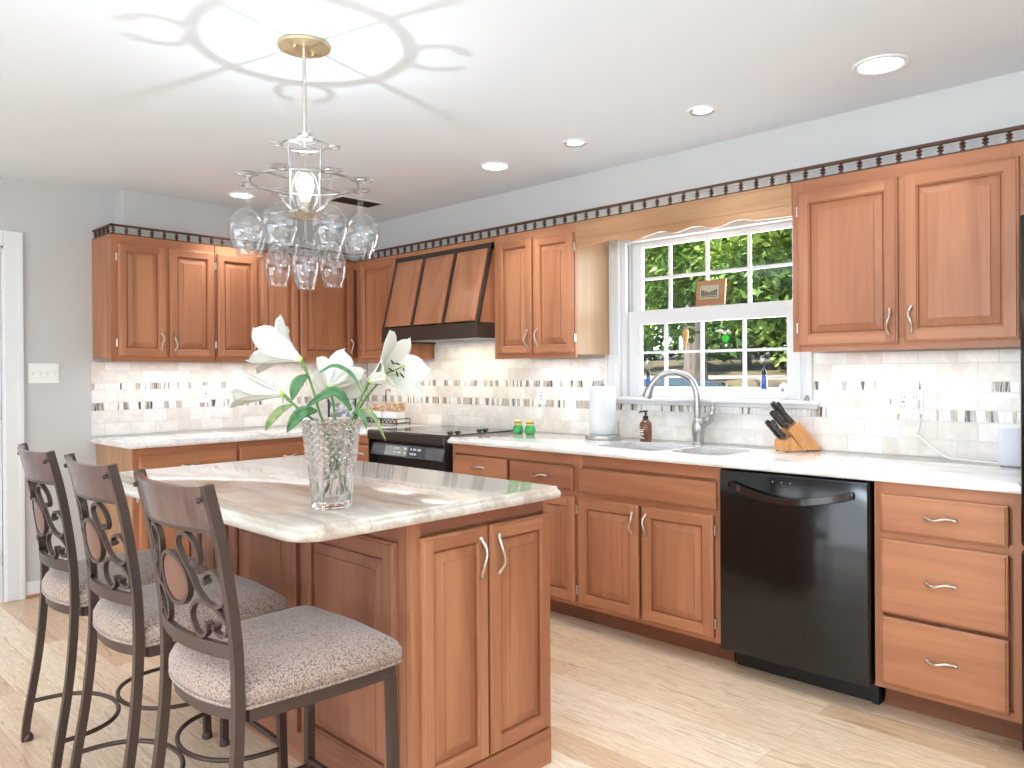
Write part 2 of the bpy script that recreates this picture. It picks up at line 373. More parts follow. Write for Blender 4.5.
ROWS = [(.914, .991, 1), (.992, 1.069, 0), (1.12, 1.196, 0), (1.241, 1.318, 0), (1.319, 1.395, 1)]
BANDS = [(1.070, 1.119), (1.197, 1.240)]
def backsplash(name, length, phase, frame, skip, mix):
    """frame(a, h, z): point at distance a along the wall, h out of it"""
    q = MB(); T = .151; rnd = random.Random(3)
    def plate(a0, a1, z0, z1, m, h=.0075, sl=0, sl2=0, g=.0009):
        if a1 - a0 < .004: return
        a0 += g; a1 -= g; z0 += g; z1 -= g; e = .0012
        p0 = [frame(a0, .003, z0), frame(a1, .003, z0), frame(a1 + sl2, .003, z1), frame(a0 + sl, .003, z1)]
        p1 = [frame(a0 + e, h, z0 + e), frame(a1 - e, h, z0 + e), frame(a1 + sl2 - e, h, z1 - e), frame(a0 + sl + e, h, z1 - e)]
        q.hexa(p0 + p1, m)
    zone = skip(None)
    for a0, a1, z0, z1 in zone:
        q.hexa([frame(a0, .0005, z0), frame(a1, .0005, z0), frame(a1, .0005, z1), frame(a0, .0005, z1), frame(a0, .0062, z0), frame(a1, .0062, z0), frame(a1, .0062, z1), frame(a0, .0062, z1)], M_grout)
        for (r0, r1, ph) in ROWS:
            if r0 > z1 - .01 or r1 < z0 + .01: continue
            k = math.floor((a0 - phase) / T) - 1
            while True:
                t0 = phase + (k + .5 * ph) * T; t1 = t0 + T; k += 1
                if t0 > a1: break
                if t1 < a0: continue
                plate(max(t0, a0), min(t1, a1), max(r0, z0), min(r1, z1), rnd.choice(TF))
        for (r0, r1) in BANDS:
            if r0 > z1 - .01 or r1 < z0 + .01: continue
            a = a0; s0 = 0
            while a < a1 - .003:
                kind = rnd.choices('wgbtd', mix(a))[0]
                wdt = rnd.uniform(.008, .016) if kind in 'gtbd' else rnd.uniform(.012, .034)
                s1 = rnd.uniform(-.007, .007)
                b1 = min(a + wdt, a1)
                if b1 >= a1 - .004: s1 = 0
                plate(a, b1, r0, min(r1, z1), TS[kind], .0078, s0, s1, .0007); a = b1; s0 = s1
    return struct(q, name)
def zb(_): return [(.009, 2.387, .914, 1.372), (2.387, 3.616, .914, 1.107), (3.616, 4.58, .914, 1.372)]
def zb2(_): return zb(_) + [(.84, 1.785, 1.372, 1.51)]
ROWS2 = ROWS
backsplash('wall_back_tile', 4.6, 3.70, lambda a, h, z: (a, -h, z), zb, lambda a: ((30, 26, 22, 14, 7) if a < 2.6 else (62, 16, 8, 5, 9)))
ROWS = [(1.396, 1.472, 0), (1.473, 1.55, 1)]; BANDS = []
backsplash('wall_back_tile', 1, 3.70, lambda a, h, z: (a, -h, z), lambda _: [(.842, 1.783, 1.372, 1.53)], lambda a: (1, 1, 1, 1, 1))
ROWS = ROWS2; BANDS = [(1.070, 1.119), (1.197, 1.240)]
backsplash('wall_left_tile', 2.05, .152, lambda a, h, z: (h, -2.043 + a, z), lambda _: [(0, 2.034, .914, 1.372)], lambda a: (50, 20, 13, 10, 7))

# ================================================================== cabinetry
def V(*a): return Vector(a)
UZ = V(0, 0, 1)
def front(parent, name, P0, ux, n, w, h, raised=True, t=.02, tone='door', mh=None):
    """a door or a drawer front; P0 = lower corner on the face frame, ux along the width, n out of the cabinet"""
    q = MB(); P0 = V(*P0); ax = 'x' if abs(ux.x) > .5 else 'y'
    mz = wood('z', tone); mhz = wood(ax, tone)
    def pt(a, b, c): return P0 + ux * a + UZ * b + n * c
    def ring(d, c): return [pt(d, d, c), pt(w - d, d, c), pt(w - d, h - d, c), pt(d, h - d, c)]
    def band(r0, r1, ms):
        for i in range(4):
            j = (i + 1) % 4; q.poly([r0[i], r0[j], r1[j], r1[i]], ms[i % 2])
    m0 = mz if raised else mhz
    band(ring(0, .0005), ring(0, t - .006), (m0, m0)); band(ring(0, t - .006), ring(.003, t - .004), (m0, m0))
    band(ring(.003, t - .004), ring(.006, t - .0035), (m0, m0)); band(ring(.006, t - .0035), ring(.009, t), (m0, m0))
    if raised:
        s = min(.047, w * .15); e = .009
        for (a0, a1, b0, b1, m) in ((e, s, e, h - e, mz), (w - s, w - e, e, h - e, mz), (s, w - s, e, s, mhz), (s, w - s, h - s, h - e, mhz)):
            q.poly([pt(a0, b0, t), pt(a1, b0, t), pt(a1, b1, t), pt(a0, b1, t)], m)
        band(ring(s, t), ring(s + .002, t - .004), (mhz, mz)); band(ring(s + .002, t - .004), ring(s + .006, t - .006), (mhz, mz)); band(ring(s + .006, t - .006), ring(s + .007, t - .0175), (mhz, mz))
        band(ring(s + .007, t - .0175), ring(s + .011, t - .0175), (mz, mz)); band(ring(s + .011, t - .0175), ring(s + .013, t - .0125), (mz, mz)); band(ring(s + .013, t - .0125), ring(s + .042, t - .005), (mz, mz)); band(ring(s + .042, t - .005), ring(s + .0425, t - .0005), (mz, mz))
        r = ring(s + .0425, t - .001); q.poly(r, mz)
    else: q.poly(ring(.009, t), mhz)
    q.poly(ring(0, .0005)[::-1], m0)
    return q.build(name, parent)
def handle(parent, P, ax, n, L_=.098, flip=1):
    """curved bow pull centred at P on the front face"""
    q = MB(); P = V(*P); sd_ = ax.cross(n).normalized(); pts = []; rs = []
    K = 14
    for i in range(K + 1):
        t = i / K; u = (t - .5) * L_
        pts.append(P + ax * u + n * (.004 + .021 * math.sin(PI * min(1, max(0, (t * 1.16 - .08)))) ** .7) + sd_ * (flip * .006 * math.sin(2 * PI * t)))
        rs.append(.0064 if i in (0, K) else .0045 + .0022 * abs(2 * t - 1) ** 2)
    pts = [pts[0] - n * .004] + pts + [pts[-1] - n * .004]; rs = [.0068] + rs + [.0068]
    q.tube(pts, rs, M_nickel, 8)
    return q.build('handle', parent, 60)
def hinge(parent, P, n, ux):
    q = MB(); P = V(*P)
    q.tube([P + n * .006 - UZ * .022, P + n * .006 + UZ * .022], .0045, M_nickel, 8)
    for s_ in (-.016, 0, .016): q.tube([P + n * .006 + UZ * (s_ - .003), P + n * .006 + UZ * (s_ + .003)], .006, M_nickel, 8)
    a = P - ux * .0045 - UZ * .02; w_ = ux * .0045; q.hexa([a, a + w_, a + w_ + n * .003, a + n * .003] + [p + UZ * .04 for p in (a, a + w_, a + w_ + n * .003, a + n * .003)], M_nickel)
    q.build('hinge', parent, 60)
XP, YP, XN, YN = V(1, 0, 0), V(0, 1, 0), V(-1, 0, 0), V(0, -1, 0)
def on_wall(side, a, b, face):      # point helper: side 'B' = back wall (a is x), 'L' = left wall (a is y)
    return (a, -face, b) if side == 'B' else (face, a, b)
def add_door(root, side, a0, a1, z0, z1, face, handle_at=None, hinge_at=None, hz=None, tone='door', name='door'):
    ux, n = (XP, YN) if side == 'B' else (YP, XP)
    d = front(root, name, on_wall(side, a0, z0, face), ux, n, a1 - a0, z1 - z0, True, tone=tone)
    if handle_at: handle(d, on_wall(side, a0 + .03 if handle_at == 'l' else a1 - .03, hz, face + .02), UZ, n, flip=1 if handle_at == 'l' else -1)
    if hinge_at:
        for z in (z0 + (z1 - z0) * .12, z1 - (z1 - z0) * .12):
            if hinge_at == 'l': hinge(d, on_wall(side, a0 - .006, z, face), n, ux)
            else: hinge(d, on_wall(side, a1 + .006, z, face), n, -ux)
    return d
def add_drawer(root, side, a0, a1, z0, z1, face, pull=True, tone='door', name='drawer'):
    ux, n = (XP, YN) if side == 'B' else (YP, XP)
    d = front(root, name, on_wall(side, a0, z0, face), ux, n, a1 - a0, z1 - z0, False, tone=tone)
    if pull: handle(d, on_wall(side, (a0 + a1) / 2, (z0 + z1) / 2, face + .02), ux, n)
    return d
ZU, ZT = 1.372, 2.116
def upper(side, a0, a1, doors, label, ends=('door', 'door'), z0=ZU, depth=.33):
    root = thing('wall_cabinet', on_wall(side, (a0 + a1) / 2, z0, depth / 2), label, 'cabinet', 'upper kitchen cabinets')
    q = MB(); f = depth; e = .0012
    bx = (lambda A0, A1, F0, F1, Z0, Z1, m: q.box(A0, A1, -F1, -F0, Z0, Z1, m)) if side == 'B' else (lambda A0, A1, F0, F1, Z0, Z1, m: q.box(F0, F1, A0, A1, Z0, Z1, m))
    bx(a0 + e, a1 - e, .009, f - .02, z0 + .018, ZT, wood('z', ends[0])); q.build('body', root)
    q = MB()
    if doors:
        lo = min(d[0] for d in doors); hi = max(d[1] for d in doors); ax = 'x' if side == 'B' else 'y'
        bx(a0 + e, a0 + .04, f - .019, f, z0, ZT, wood('z')); bx(a1 - .04, a1 - e, f - .019, f, z0, ZT, wood('z'))
        bx(a0 + .04, a1 - .04, f - .019, f, z0, z0 + .045, wood(ax)); bx(a0 + .04, a1 - .04, f - .019, f, ZT - .06, ZT, wood(ax))
        for d, d2 in zip(doors, doors[1:]):
            m_ = (d[1] + d2[0]) / 2; bx(m_ - .025, m_ + .025, f - .019, f, z0 + .045, ZT - .06, wood('z'))
    q.build('face_frame', root)
    for (d0, d1, dz0, dz1, ha, hi_) in doors: add_door(root, side, d0, d1, dz0, dz1, f, ha, hi_, dz0 + .09)
    return root
DZ0, DZ1 = 1.40, 2.064
r_ = upper('L', -2.036, -1.411, [(-1.998, -1.722, DZ0, DZ1, 'r', 'l'), (-1.702, -1.418, DZ0, DZ1, 'l', 'r')], 'cherry upper cabinet with two doors at the free end beside the light switch')
upper('L', -1.409, -.812, [(-1.398, -1.122, DZ0, DZ1, 'r', 'l'), (-1.098, -.82, DZ0, DZ1, 'l', None)], 'cherry two-door upper cabinet partly behind the hanging glasses and left lily')
upper('L', -.810, -.012, [(-.804, -.362, DZ0, DZ1, 'r', None)], 'cherry single-door upper cabinet in the corner, behind the lilies')
upper('B', .334, .830, [(.40, .823, DZ0 + .005, DZ1 + .03, None, 'l')], 'cherry single-door upper cabinet between room corner and range hood')
upper('B', 1.79, 2.426, [(1.828, 2.109, DZ0, DZ1 + .01, 'r', None), (2.128, 2.419, DZ0, DZ1, 'l', 'r')], 'cherry two-door upper cabinet between range hood and window, pale right side', ends=('birch', 'birch'))
upper('B', 3.662, 4.530, [(3.692, 4.101, DZ0 - .005, DZ1, 'r', 'l'), (4.123, 4.514, DZ0, DZ1, 'l', None)], 'large cherry two-door upper cabinet right of the window, above the outlet')
upper('B', 4.534, 5.5, [(4.56, 5.0, 1.87, DZ1, None, None), (5.03, 5.47, 1.87, DZ1, None, None)], 'short cherry cabinet over the black refrigerator', z0=1.84)

# valance board over the window
q = MB(); vm = wood('x', 'light')
vz = [(2.428, 1.974), (2.52, 1.976), (2.599, 1.982), (2.653, 1.990), (2.70, 1.991), (2.76, 1.980), (2.80, 1.971), (2.85, 1.974), (2.927, 1.988), (2.99, 1.994), (3.048, 1.978), (3.09, 1.980), (3.135, 1.990), (3.18, 1.993), (3.225, 1.984), (3.269, 1.972), (3.31, 1.974), (3.36, 1.987), (3.406, 1.993), (3.45, 1.986), (3.50, 1.978), (3.58, 1.974), (3.66, 1.973)]
vz = [tuple(p) for p in smoothpath([(a, 0, b_) for a, b_ in vz], 4)]
tp = [(a, -.33, 2.116) for a, _, _ in vz]; bt = [(a, -.33, z) for a, _, z in vz]
va = [[q.bm.verts.new(p) for p in r] for r in (tp, bt)]; vb = [[q.bm.verts.new((p[0], -.312, p[2])) for p in r] for r in (tp, bt)]
for i in range(len(tp) - 1):
    q.face([va[0][i], va[1][i], va[1][i + 1], va[0][i + 1]], vm); q.face([vb[0][i], vb[0][i + 1], vb[1][i + 1], vb[1][i]], vm)
    q.face([va[1][i], vb[1][i], vb[1][i + 1], va[1][i + 1]], vm); q.face([va[0][i], va[0][i + 1], vb[0][i + 1], vb[0][i]], vm)
q.face([va[0][0], vb[0][0], vb[1][0], va[1][0]], vm); q.face([va[0][-1], va[1][-1], vb[1][-1], vb[0][-1]], vm)
q.box(2.428, 3.66, -.334, -.330, 2.108, 2.116, vm); q.box(2.455, 3.65, -.3335, -.3302, 2.022, 2.026, vm)
tag(q.build('window_valance', None, None, None, (3.05, -.32, 1.97)), 'tan wooden valance board with scalloped lower edge above the window', 'valance')

# gallery rails with turned spindles
def gallery(path, label, loc, spn):
    root = thing('gallery_rail', loc, label, 'rail', 'spindle gallery rails above the cabinets')
    mr = wood('x', 'rail'); 
    for nm, z0, z1, wd_ in (('bottom_bar', 2.1165, 2.1230, .022), ('rail_bar', 2.1685, 2.177, .022)):
        q = MB()
        for (A, B) in zip(path, path[1:]):
            A, B = V(*A, 0), V(*B, 0); d = (B - A).normalized(); s = V(-d.y, d.x, 0) * wd_ / 2; e = d * (wd_ / 2)
            p = [A - e - s, B + e - s, B + e + s, A - e + s]; q.hexa([v + UZ * z0 for v in p] + [v + UZ * z1 for v in p], mr)
            s2 = s * .8; p = [A - e - s2, B + e - s2, B + e + s2, A - e + s2]
            if nm == 'rail_bar': q.hexa([v + UZ * (z0 - .003) for v in p] + [v + UZ * (z0 + .0005) for v in p], mr)
        q.build(nm, root)
    prof = [(.0, 0), (.0105, 0), (.0105, .005), (.0055, .0075), (.0045, .010), (.0115, .015), (.0130, .018), (.0055, .0215), (.0085, .023), (.0055, .0245), (.0130, .028), (.0115, .031), (.0045, .036), (.0055, .0385), (.0105, .041), (.0105, .0455), (0, .0455)]
    first = None
    for (x, y) in spn:
        if first is None:
            q = MB(); q.lathe((x, y, 2.1230), prof, wood('z', 'rail'), 10); first = q.build('spindle', root, 50); fx = (x, y)
        else:
            c = first.copy(); COL.objects.link(c); c.parent = root; c.location = (x - fx[0], y - fx[1], 0)
gallery([(.02, -2.022), (.318, -2.022), (.318, -.318)], 'dark spindle gallery rail on the left cabinet run, turning at its free end', (.318, -1.2, 2.117),
        [(.04, -2.022), (.11, -2.022), (.18, -2.022), (.25, -2.022)] + [(.318, -2.015 + .0738 * i) for i in range(23)])
gallery([(.345, -.318), (5.5, -.318)], 'long dark spindle gallery rail running above hood, window and right cabinets', (2.9, -.318, 2.117), [(.36 + .0763 * i, -.318) for i in range(68)])

# base cabinets
ZB, ZBT = .105, .8755
def base(side, a0, a1, label, drawers, doors, dep=.61, tone='door', ends=None):
    root = thing('base_cabinet', on_wall(side, (a0 + a1) / 2, 0, dep / 2), label, 'cabinet', 'lower kitchen cabinets')
    q = MB(); ax = 'x' if side == 'B' else 'y'; e = .001
    bx = (lambda A0, A1, F0, F1, Z0, Z1, m, w=None: (w or q).box(A0, A1, -F1, -F0, Z0, Z1, m)) if side == 'B' else (lambda A0, A1, F0, F1, Z0, Z1, m, w=None: (w or q).box(F0, F1, A0, A1, Z0, Z1, m))
    th = .015
    bx(a0 + e, a0 + th, .012, dep - .02, ZB, ZBT, wood('z', 'light')); bx(a1 - th, a1 - e, .012, dep - .02, ZB, ZBT, wood('z', 'light'))
    bx(a0 + th, a1 - th, .012, dep - .02, ZB, ZB + th, wood('z')); bx(a0 + th, a1 - th, .012, .03, ZB + th, ZBT, wood('z')); q.build('body', root)
    q = MB(); bx(a0 + e, a0 + .03, dep - .019, dep, ZB, ZBT, wood('z', tone)); bx(a1 - .03, a1 - e, dep - .019, dep, ZB, ZBT, wood('z', tone))
    bx(a0 + .03, a1 - .03, dep - .019, dep, ZB, ZB + .03, wood(ax, tone)); bx(a0 + .03, a1 - .03, dep - .019, dep, ZBT - .055, ZBT, wood(ax, tone)); bx(a0 + .03, a1 - .03, dep - .019, dep, .655, .7, wood(ax, tone))
    bx(a0 + .03, a1 - .03, dep - .022, dep - .0192, ZB + .03, ZBT - .055, wood('z', tone))
    q.build('face_frame', root)
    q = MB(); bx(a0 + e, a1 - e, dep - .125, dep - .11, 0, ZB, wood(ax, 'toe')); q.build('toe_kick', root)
    for d in drawers: add_drawer(root, side, d[0], d[1], d[2], d[3], dep, d[4] if len(d) > 4 else True, tone)
    for d in doors: add_door(root, side, d[0], d[1], d[2], d[3], dep, d[4], d[5], d[3] - .085, tone)
    return root
base('L', -2.02, -1.4035, 'base cabinet at the free end of the left counter, wide drawer on top', [(-1.99, -1.416, .69, .834)], [(-1.99, -1.71, .125, .66, 'r', 'l'), (-1.695, -1.416, .125, .66, 'l', 'r')])
base('L', -1.402, -.66, 'base cabinet behind the lily vase, near the corner, second drawer of left counter', [(-1.396, -.70, .69, .838)], [(-1.396, -1.06, .125, .66, 'r', 'l'), (-1.04, -.70, .125, .66, 'l', 'r')])
base('B', .64, .925, 'narrow base cabinet wedged between room corner and black range', [(.665, .905, .69, .81)], [(.665, .905, .125, .66, 'r', None)])
base('B', 1.712, 2.6645, 'cherry base cabinet between range and sink with two small drawers', [(1.73, 2.173, .692, .812), (2.196, 2.645, .692, .808)], [(1.73, 2.173, .125, .66, 'r', None), (2.196, 2.652, .125, .66, 'l', 'r')])
base('B', 2.6655, 3.464, 'cherry sink base cabinet with false drawer front over two doors', [(2.677, 3.446, .688, .805, False)], [(2.675, 3.040, .126, .66, 'r', 'l'), (3.057, 3.43, .126, .66, 'l', 'r')])
base('B', 4.098, 4.574, 'cherry base cabinet of three stacked drawers right of dishwasher', [(4.125, 4.532, .69, .83), (4.125, 4.532, .392, .664), (4.125, 4.532, .128, .377)], [])

# ------------------------------------------------------------------ countertops
def offset_poly(P, d):
    n = len(P); out = []
    for i in range(n):
        a, b, c = Vector(P[i - 1]), Vector(P[i]), Vector(P[(i + 1) % n])
        e1 = (b - a).normalized(); e2 = (c - b).normalized(); n1 = Vector((e1.y, -e1.x)); n2 = Vector((e2.y, -e2.x))
        k = n1 + n2; k = k / max(k.length_squared / 2, .05); out.append(b + k * d)
    return out
EDGE = [(-.012, .876), (-.004, .877), (0, .882), (0, .893), (-.004, .899), (-.009, .902), (-.010, .906), (-.014, .9125), (-.017, .914)]
def counter(name, poly, m, label, holes=(), org=None, bottom=True):
    q = MB(); rings = [[(p.x, p.y, z) for p in offset_poly(poly, d)] for d, z in EDGE]
    rv = [[q.bm.verts.new(p) for p in r] for r in rings]; n = len(poly)
    for a, b_ in zip(rv, rv[1:]):
        for i in range(n): q.face([a[i], a[(i + 1) % n], b_[(i + 1) % n], b_[i]], m)
    for ring_, z in ((rv[-1], .914), (rv[0], .876)):
        edges = [q.bm.edges.get((ring_[i], ring_[(i + 1) % n])) for i in range(n)]
        hv = []
        for h in holes:
            vs = [q.bm.verts.new((x, y, z)) for x, y in h]; hv.append(vs)
            edges += [q.bm.edges.new((vs[i], vs[(i + 1) % len(vs)])) for i in range(len(vs))]
        bmesh.ops.triangle_fill(q.bm, use_beauty=True, use_dissolve=False, edges=edges)
        if z > .9: top_h = hv
        else:
            for a, b_ in zip(top_h, hv):
                for i in range(len(a)): q.face([a[i], a[(i + 1) % len(a)], b_[(i + 1) % len(a)], b_[i]], m)
    q.mi(m)
    return tag(q.build(name, None, 40, None, org), label, 'countertop')
counter('countertop', [(.010, -2.052), (.645, -2.052), (.645, -.645), (.925, -.645), (.925, -.009), (.010, -.009)], M_marble, 'pale stone worktop of the left run, turning the corner to the range', (), (.3, -1.2, .876))
def rrect(x0, x1, y0, y1, r, n=6):
    out = []
    for cx, cy, a0 in ((x1 - r, y1 - r, 0), (x0 + r, y1 - r, 90), (x0 + r, y0 + r, 180), (x1 - r, y0 + r, 270)):
        for k in range(n + 1):
            a = math.radians(a0 + 90 * k / n); out.append((cx + r * math.cos(a), cy + r * math.sin(a)))
    return out
H1, H2 = rrect(2.70, 3.105, -.535, -.19, .07), rrect(3.14, 3.43, -.535, -.22, .07)
counter('countertop', [(1.706, -.645), (4.578, -.645), (4.578, -.009), (1.706, -.009)], M_marble, 'long pale stone worktop under the window with sink cut-outs', (H1[::-1], H2[::-1]), (3.1, -.3, .876))
IX0, IX1, IY0, IY1 = 1.955, 3.492, -2.668, -1.695
ip = rrect(IX0, IX1, IY0, IY1, .02, 3)
ip = [p for p in ip if not (p[0] > 3.4 and p[1] < -2.6)]; cr = .085
for k in range(9):
    a = math.radians(270 + 90 * k / 8); ip.append((IX1 - cr + cr * math.cos(a), IY0 + cr + cr * math.sin(a)))
counter('island_countertop', ip, M_marble_i, 'warm veined stone slab on the kitchen island, lily vase standing on it', (), (2.7, -2.2, .876))

# sink bowls
M_sink = mat('sink_steel', rgb(150, 158, 164), .3, .9)
sk = thing('sink', (3.06, -.35, .70), 'undermount stainless double-bowl sink below the window', 'sink')
for H, dp in ((H1, .19), (H2, .165)):
    q = MB(); cx = sum(p[0] for p in H) / len(H); cy = sum(p[1] for p in H) / len(H)
    def sc(k, z): return [(cx + (x - cx) * k, cy + (y - cy) * k, z) for x, y in H]
    q.loft([sc(1.06, .8745), sc(1.0, .8745), sc(.97, .86), sc(.95, .876 - dp), sc(.88, .876 - dp - .012), sc(.1, .876 - dp - .02)], M_sink, False)
    q.poly(sc(.1, .876 - dp - .02), M_dark); q.build('bowl', sk, 40)

# ------------------------------------------------------------------ island
FX = 3.445; BY0, BY1 = -2.295, -1.722; LX = 2.02
isl = thing('kitchen_island', (2.73, -2.0, 0), 'cherry kitchen island cabinet with raised panels, stools along its long side', 'island')
q = MB(); q.box(LX + .02, FX - .02, BY0 + .02, BY1 - .02, .0, .8755, wood('z')); q.build('body', isl)
q = MB(); m_ = wood('z')
q.box(FX - .02, FX, BY0 - .001, BY0 + .034, 0, .8755, m_); q.box(FX - .02, FX, BY1 - .02, BY1, 0, .8755, m_); q.box(FX - .02, FX, BY0 + .034, BY1 - .02, .835, .8755, wood('y', 'dark')); q.box(FX - .02, FX, BY0 + .034, BY1 - .02, .0, .125, wood('y'))
q.box(FX - .022, FX - .0201, BY0 + .034, BY1 - .02, .125, .835, m_); q.build('face_frame', isl)
q = MB(); q.box(FX + .0005, FX + .012, BY0 + .005, BY1, 0, .118, wood('y'), .003); q.build('plinth_board', isl)
for (a, b_, ha) in ((-2.268, -2.012, 'r'), (-2.004, -1.728, 'l')):
    d = front(isl, 'door', (FX, a, .126), YP, XP, b_ - a, .826 - .126); handle(d, (FX + .02, b_ - .034 if ha == 'r' else a + .034, .735), UZ, XP, .115, 1 if ha == 'l' else -1)
q = MB()
xs = [LX + .02, 2.337, 2.385, 2.852, 2.893, FX - .022]
q.box(LX, FX - .022, BY0, BY0 + .0195, .80, .8755, wood('x', 'dark')); q.box(LX, FX - .022, BY0, BY0 + .0195, 0, .10, wood('x', 'dark'))
for x0, x1 in ((LX, LX + .05), (2.345, 2.378), (2.86, 2.886), (3.39, FX - .022)): q.box(x0, x1, BY0 - .002, BY0 + .0195, 0, .8755, wood('z', 'dark'))
q.build('back_frame', isl)
for x0, x1 in ((LX + .055, 2.342), (2.385, 2.855), (2.895, 3.388)): front(isl, 'panel', (x0, BY0, .105), XP, YN, x1 - x0, .80 - .115 + .02, tone='dark')
q = MB(); q.box(LX, LX + .0195, BY0 + .02, BY1, 0, .8755, wood('z')); q.build('end_panel', isl)
q = MB(); q.box(LX + .02, FX - .02, BY1 - .0195, BY1, 0, .8755, wood('z')); q.build('end_panel', isl)

# ------------------------------------------------------------------ range hood
hd = thing('range_hood', (1.31, -.25, 1.5), 'sloping range hood, three cherry panels in black frame above the stove', 'range hood')
hx0, hx1 = .838, 1.786; yt, yb_, zt_, zb_ = -.345, -.474, 2.085, 1.582
q = MB()
for (x0, x1) in ((hx0, hx0 + .035), (hx0 + .309, hx0 + .339), (hx1 - .339, hx1 - .309), (hx1 - .035, hx1)):
    q.hexa([(x0, yb_, zb_), (x1, yb_, zb_), (x1, yb_ + .02, zb_), (x0, yb_ + .02, zb_), (x0, yt, zt_), (x1, yt, zt_), (x1, yt + .02, zt_), (x0, yt + .02, zt_)], M_hoodm)
q.hexa([(hx0, yt - .011, zt_ - .04), (hx1, yt - .011, zt_ - .04), (hx1, yt + .02, zt_ - .04), (hx0, yt + .02, zt_ - .04), (hx0, yt - .001, zt_), (hx1, yt - .001, zt_), (hx1, yt + .02, zt_), (hx0, yt + .02, zt_)], M_hoodm)
q.build('frame', hd)
q = MB(); q.box(hx0, hx1, yb_ - .004, yb_ + .02, 1.50, zb_ + .012, M_hoodm, .003)
for x0 in (hx0, hx1 - .02): q.box(x0, x0 + .02, yb_ + .02, -.012, 1.50, zb_ + .012, M_hoodm)
q.build('canopy_band', hd)
q = MB(); q.box(hx0 + .02, hx1 - .02, yb_ + .02, -.012, 1.512, 1.522, M_chrome)
q.box(hx0 + .1, hx0 + .42, -.40, -.1, 1.508, 1.512, M_grayp); q.box(hx1 - .42, hx1 - .1, -.40, -.1, 1.508, 1.512, M_grayp); q.build('filter_plate', hd)
sl = V(0, yt - yb_, zt_ - zb_); sl_l = sl.length; su = sl.normalized(); sn = V(0, -su.z, su.y)
for k in range(3):
    x0 = hx0 + .037 + k * .3095 + (k * .0); w_ = .27; P0 = V(x0, yb_ + .008, zb_ + .02)
    q = MB(); hh = sl_l - .06; mw = wood('z', 'hood')
    def pt(a, b, c): return P0 + V(a, 0, 0) + su * b + sn * c
    def rg(d, c): return [pt(d, d, c), pt(w_ - d, d, c), pt(w_ - d, hh - d, c), pt(d, hh - d, c)]
    rr = [rg(0, 0), rg(0, .012), rg(.004, .016), rg(.028, .022), rg(.03, .024)]
    q.loft(rr, mw, True); q.build('panel', hd)
for x0 in (hx0 + .002, hx1 - .016):
    q = MB(); q.prism([(x0, yb_ + .022, zb_ + .014), (x0, yt + .02, zt_), (x0, -.012, zt_), (x0, -.012, zb_ + .014)], (.014, 0, 0), wood('z')); q.build('side_panel', hd)
q = MB(); q.box(hx0, hx1, -.33, -.30, zt_ + .001, 2.1155, wood('x', 'door')); q.box(hx0, hx1, -.30, -.012, zt_ + .001, zt_ + .012, wood('x')); q.build('header_board', hd)

# ------------------------------------------------------------------ range
rg_ = thing('range', (1.32, -.33, 0), 'black slide-in range with glass cooktop and silver control panel', 'stove')
rx0, rx1 = .931, 1.702
q = MB(); q.box(rx0 + .004, rx1 - .004, -.60, -.03, .02, .895, M_blackm)
for x in (rx0 + .03, rx1 - .07): 
    for y in (-.58, -.09): q.box(x, x + .04, y, y + .04, 0, .02, M_blackm)
q.build('body', rg_)
q = MB(); q.box(rx0, rx1, -.66, -.045, .896, .922, M_cook, .004)
q.box(rx0, rx1, -.668, -.640, .862, .918, M_rng, .006)
q.build('cooktop', rg_)
q = MB(); M_ring = mat('burner_print', rgb(70, 70, 70), .2)
for (x, y, r) in ((1.13, -.48, .1), (1.13, -.2, .08), (1.45, -.46, .085), (1.45, -.19, .1)):
    q.lathe((x, y, .9222), [(r, 0), (r, .0004), (r - .004, .0004), (r - .004, 0)], M_ring, 40)
q.build('burner_ring', rg_)
q = MB(); M_cp = mat('control_glass', rgb(96, 96, 100), .12, .4)
q.hexa([(rx0 + .012, -.655, .762), (rx1 - .012, -.655, .762), (rx1 - .012, -.60, .762), (rx0 + .012, -.60, .762), (rx0 + .012, -.632, .842), (rx1 - .012, -.632, .842), (rx1 - .012, -.60, .842), (rx0 + .012, -.60, .842)], M_blackm)
for a in (0, 1): 
    x0 = rx0 + .001 if a == 0 else rx1 - .011
    q.box(x0, x0 + .01, -.658, -.60, .70, .868, M_blackm)
cp = q.build('control_panel', rg_)
def cpan(x0, x1, t0, t1, m, h, name=None, parent=None):
    def p(x, t): z = .762 + .08 * t; return V(x, -.655 + .023 * t - h, z)
    w = MB(); a = [p(x0, t0), p(x1, t0), p(x1, t1), p(x0, t1)]; w.prism(a, (0, .003, 0), m); return w
w = cpan(rx0 + .03, rx1 - .03, .06, .9, M_cp, .003); w.build('glass_panel', cp)
M_disp = mat('display_grey', rgb(150, 152, 150), .2, .2); w = cpan(1.10, 1.33, .12, .86, M_disp, .0045); w.build('display', cp)
M_disp2 = mat('display_dark', rgb(52, 54, 60), .2); w = cpan(1.33, 1.50, .12, .86, M_disp2, .0045); w.build('display', cp)
M_lit = mat('display_marks', rgb(226, 230, 230), .3)
q = MB()
for (x, t, wd_) in [(1.20, .62, .018), (1.225, .62, .02), (1.20, .3, .025), (1.24, .3, .03), (1.30, .62, .016), (1.36, .62, .012), (1.385, .62, .03), (1.36, .28, .012), (1.38, .28, .016), (1.405, .28, .016), (1.30, .28, .016), (1.43, .62, .03)]:
    z = .762 + .08 * t; y = -.655 + .023 * t - .0055; q.box(x, x + wd_, y - .0005, y + .001, z, z + .012, M_lit)
q.build('button_marks', cp)
q = MB(); q.box(rx0 + .006, rx1 - .006, -.64, -.602, .20, .69, M_black, .005); od = q.build('oven_door', rg_)
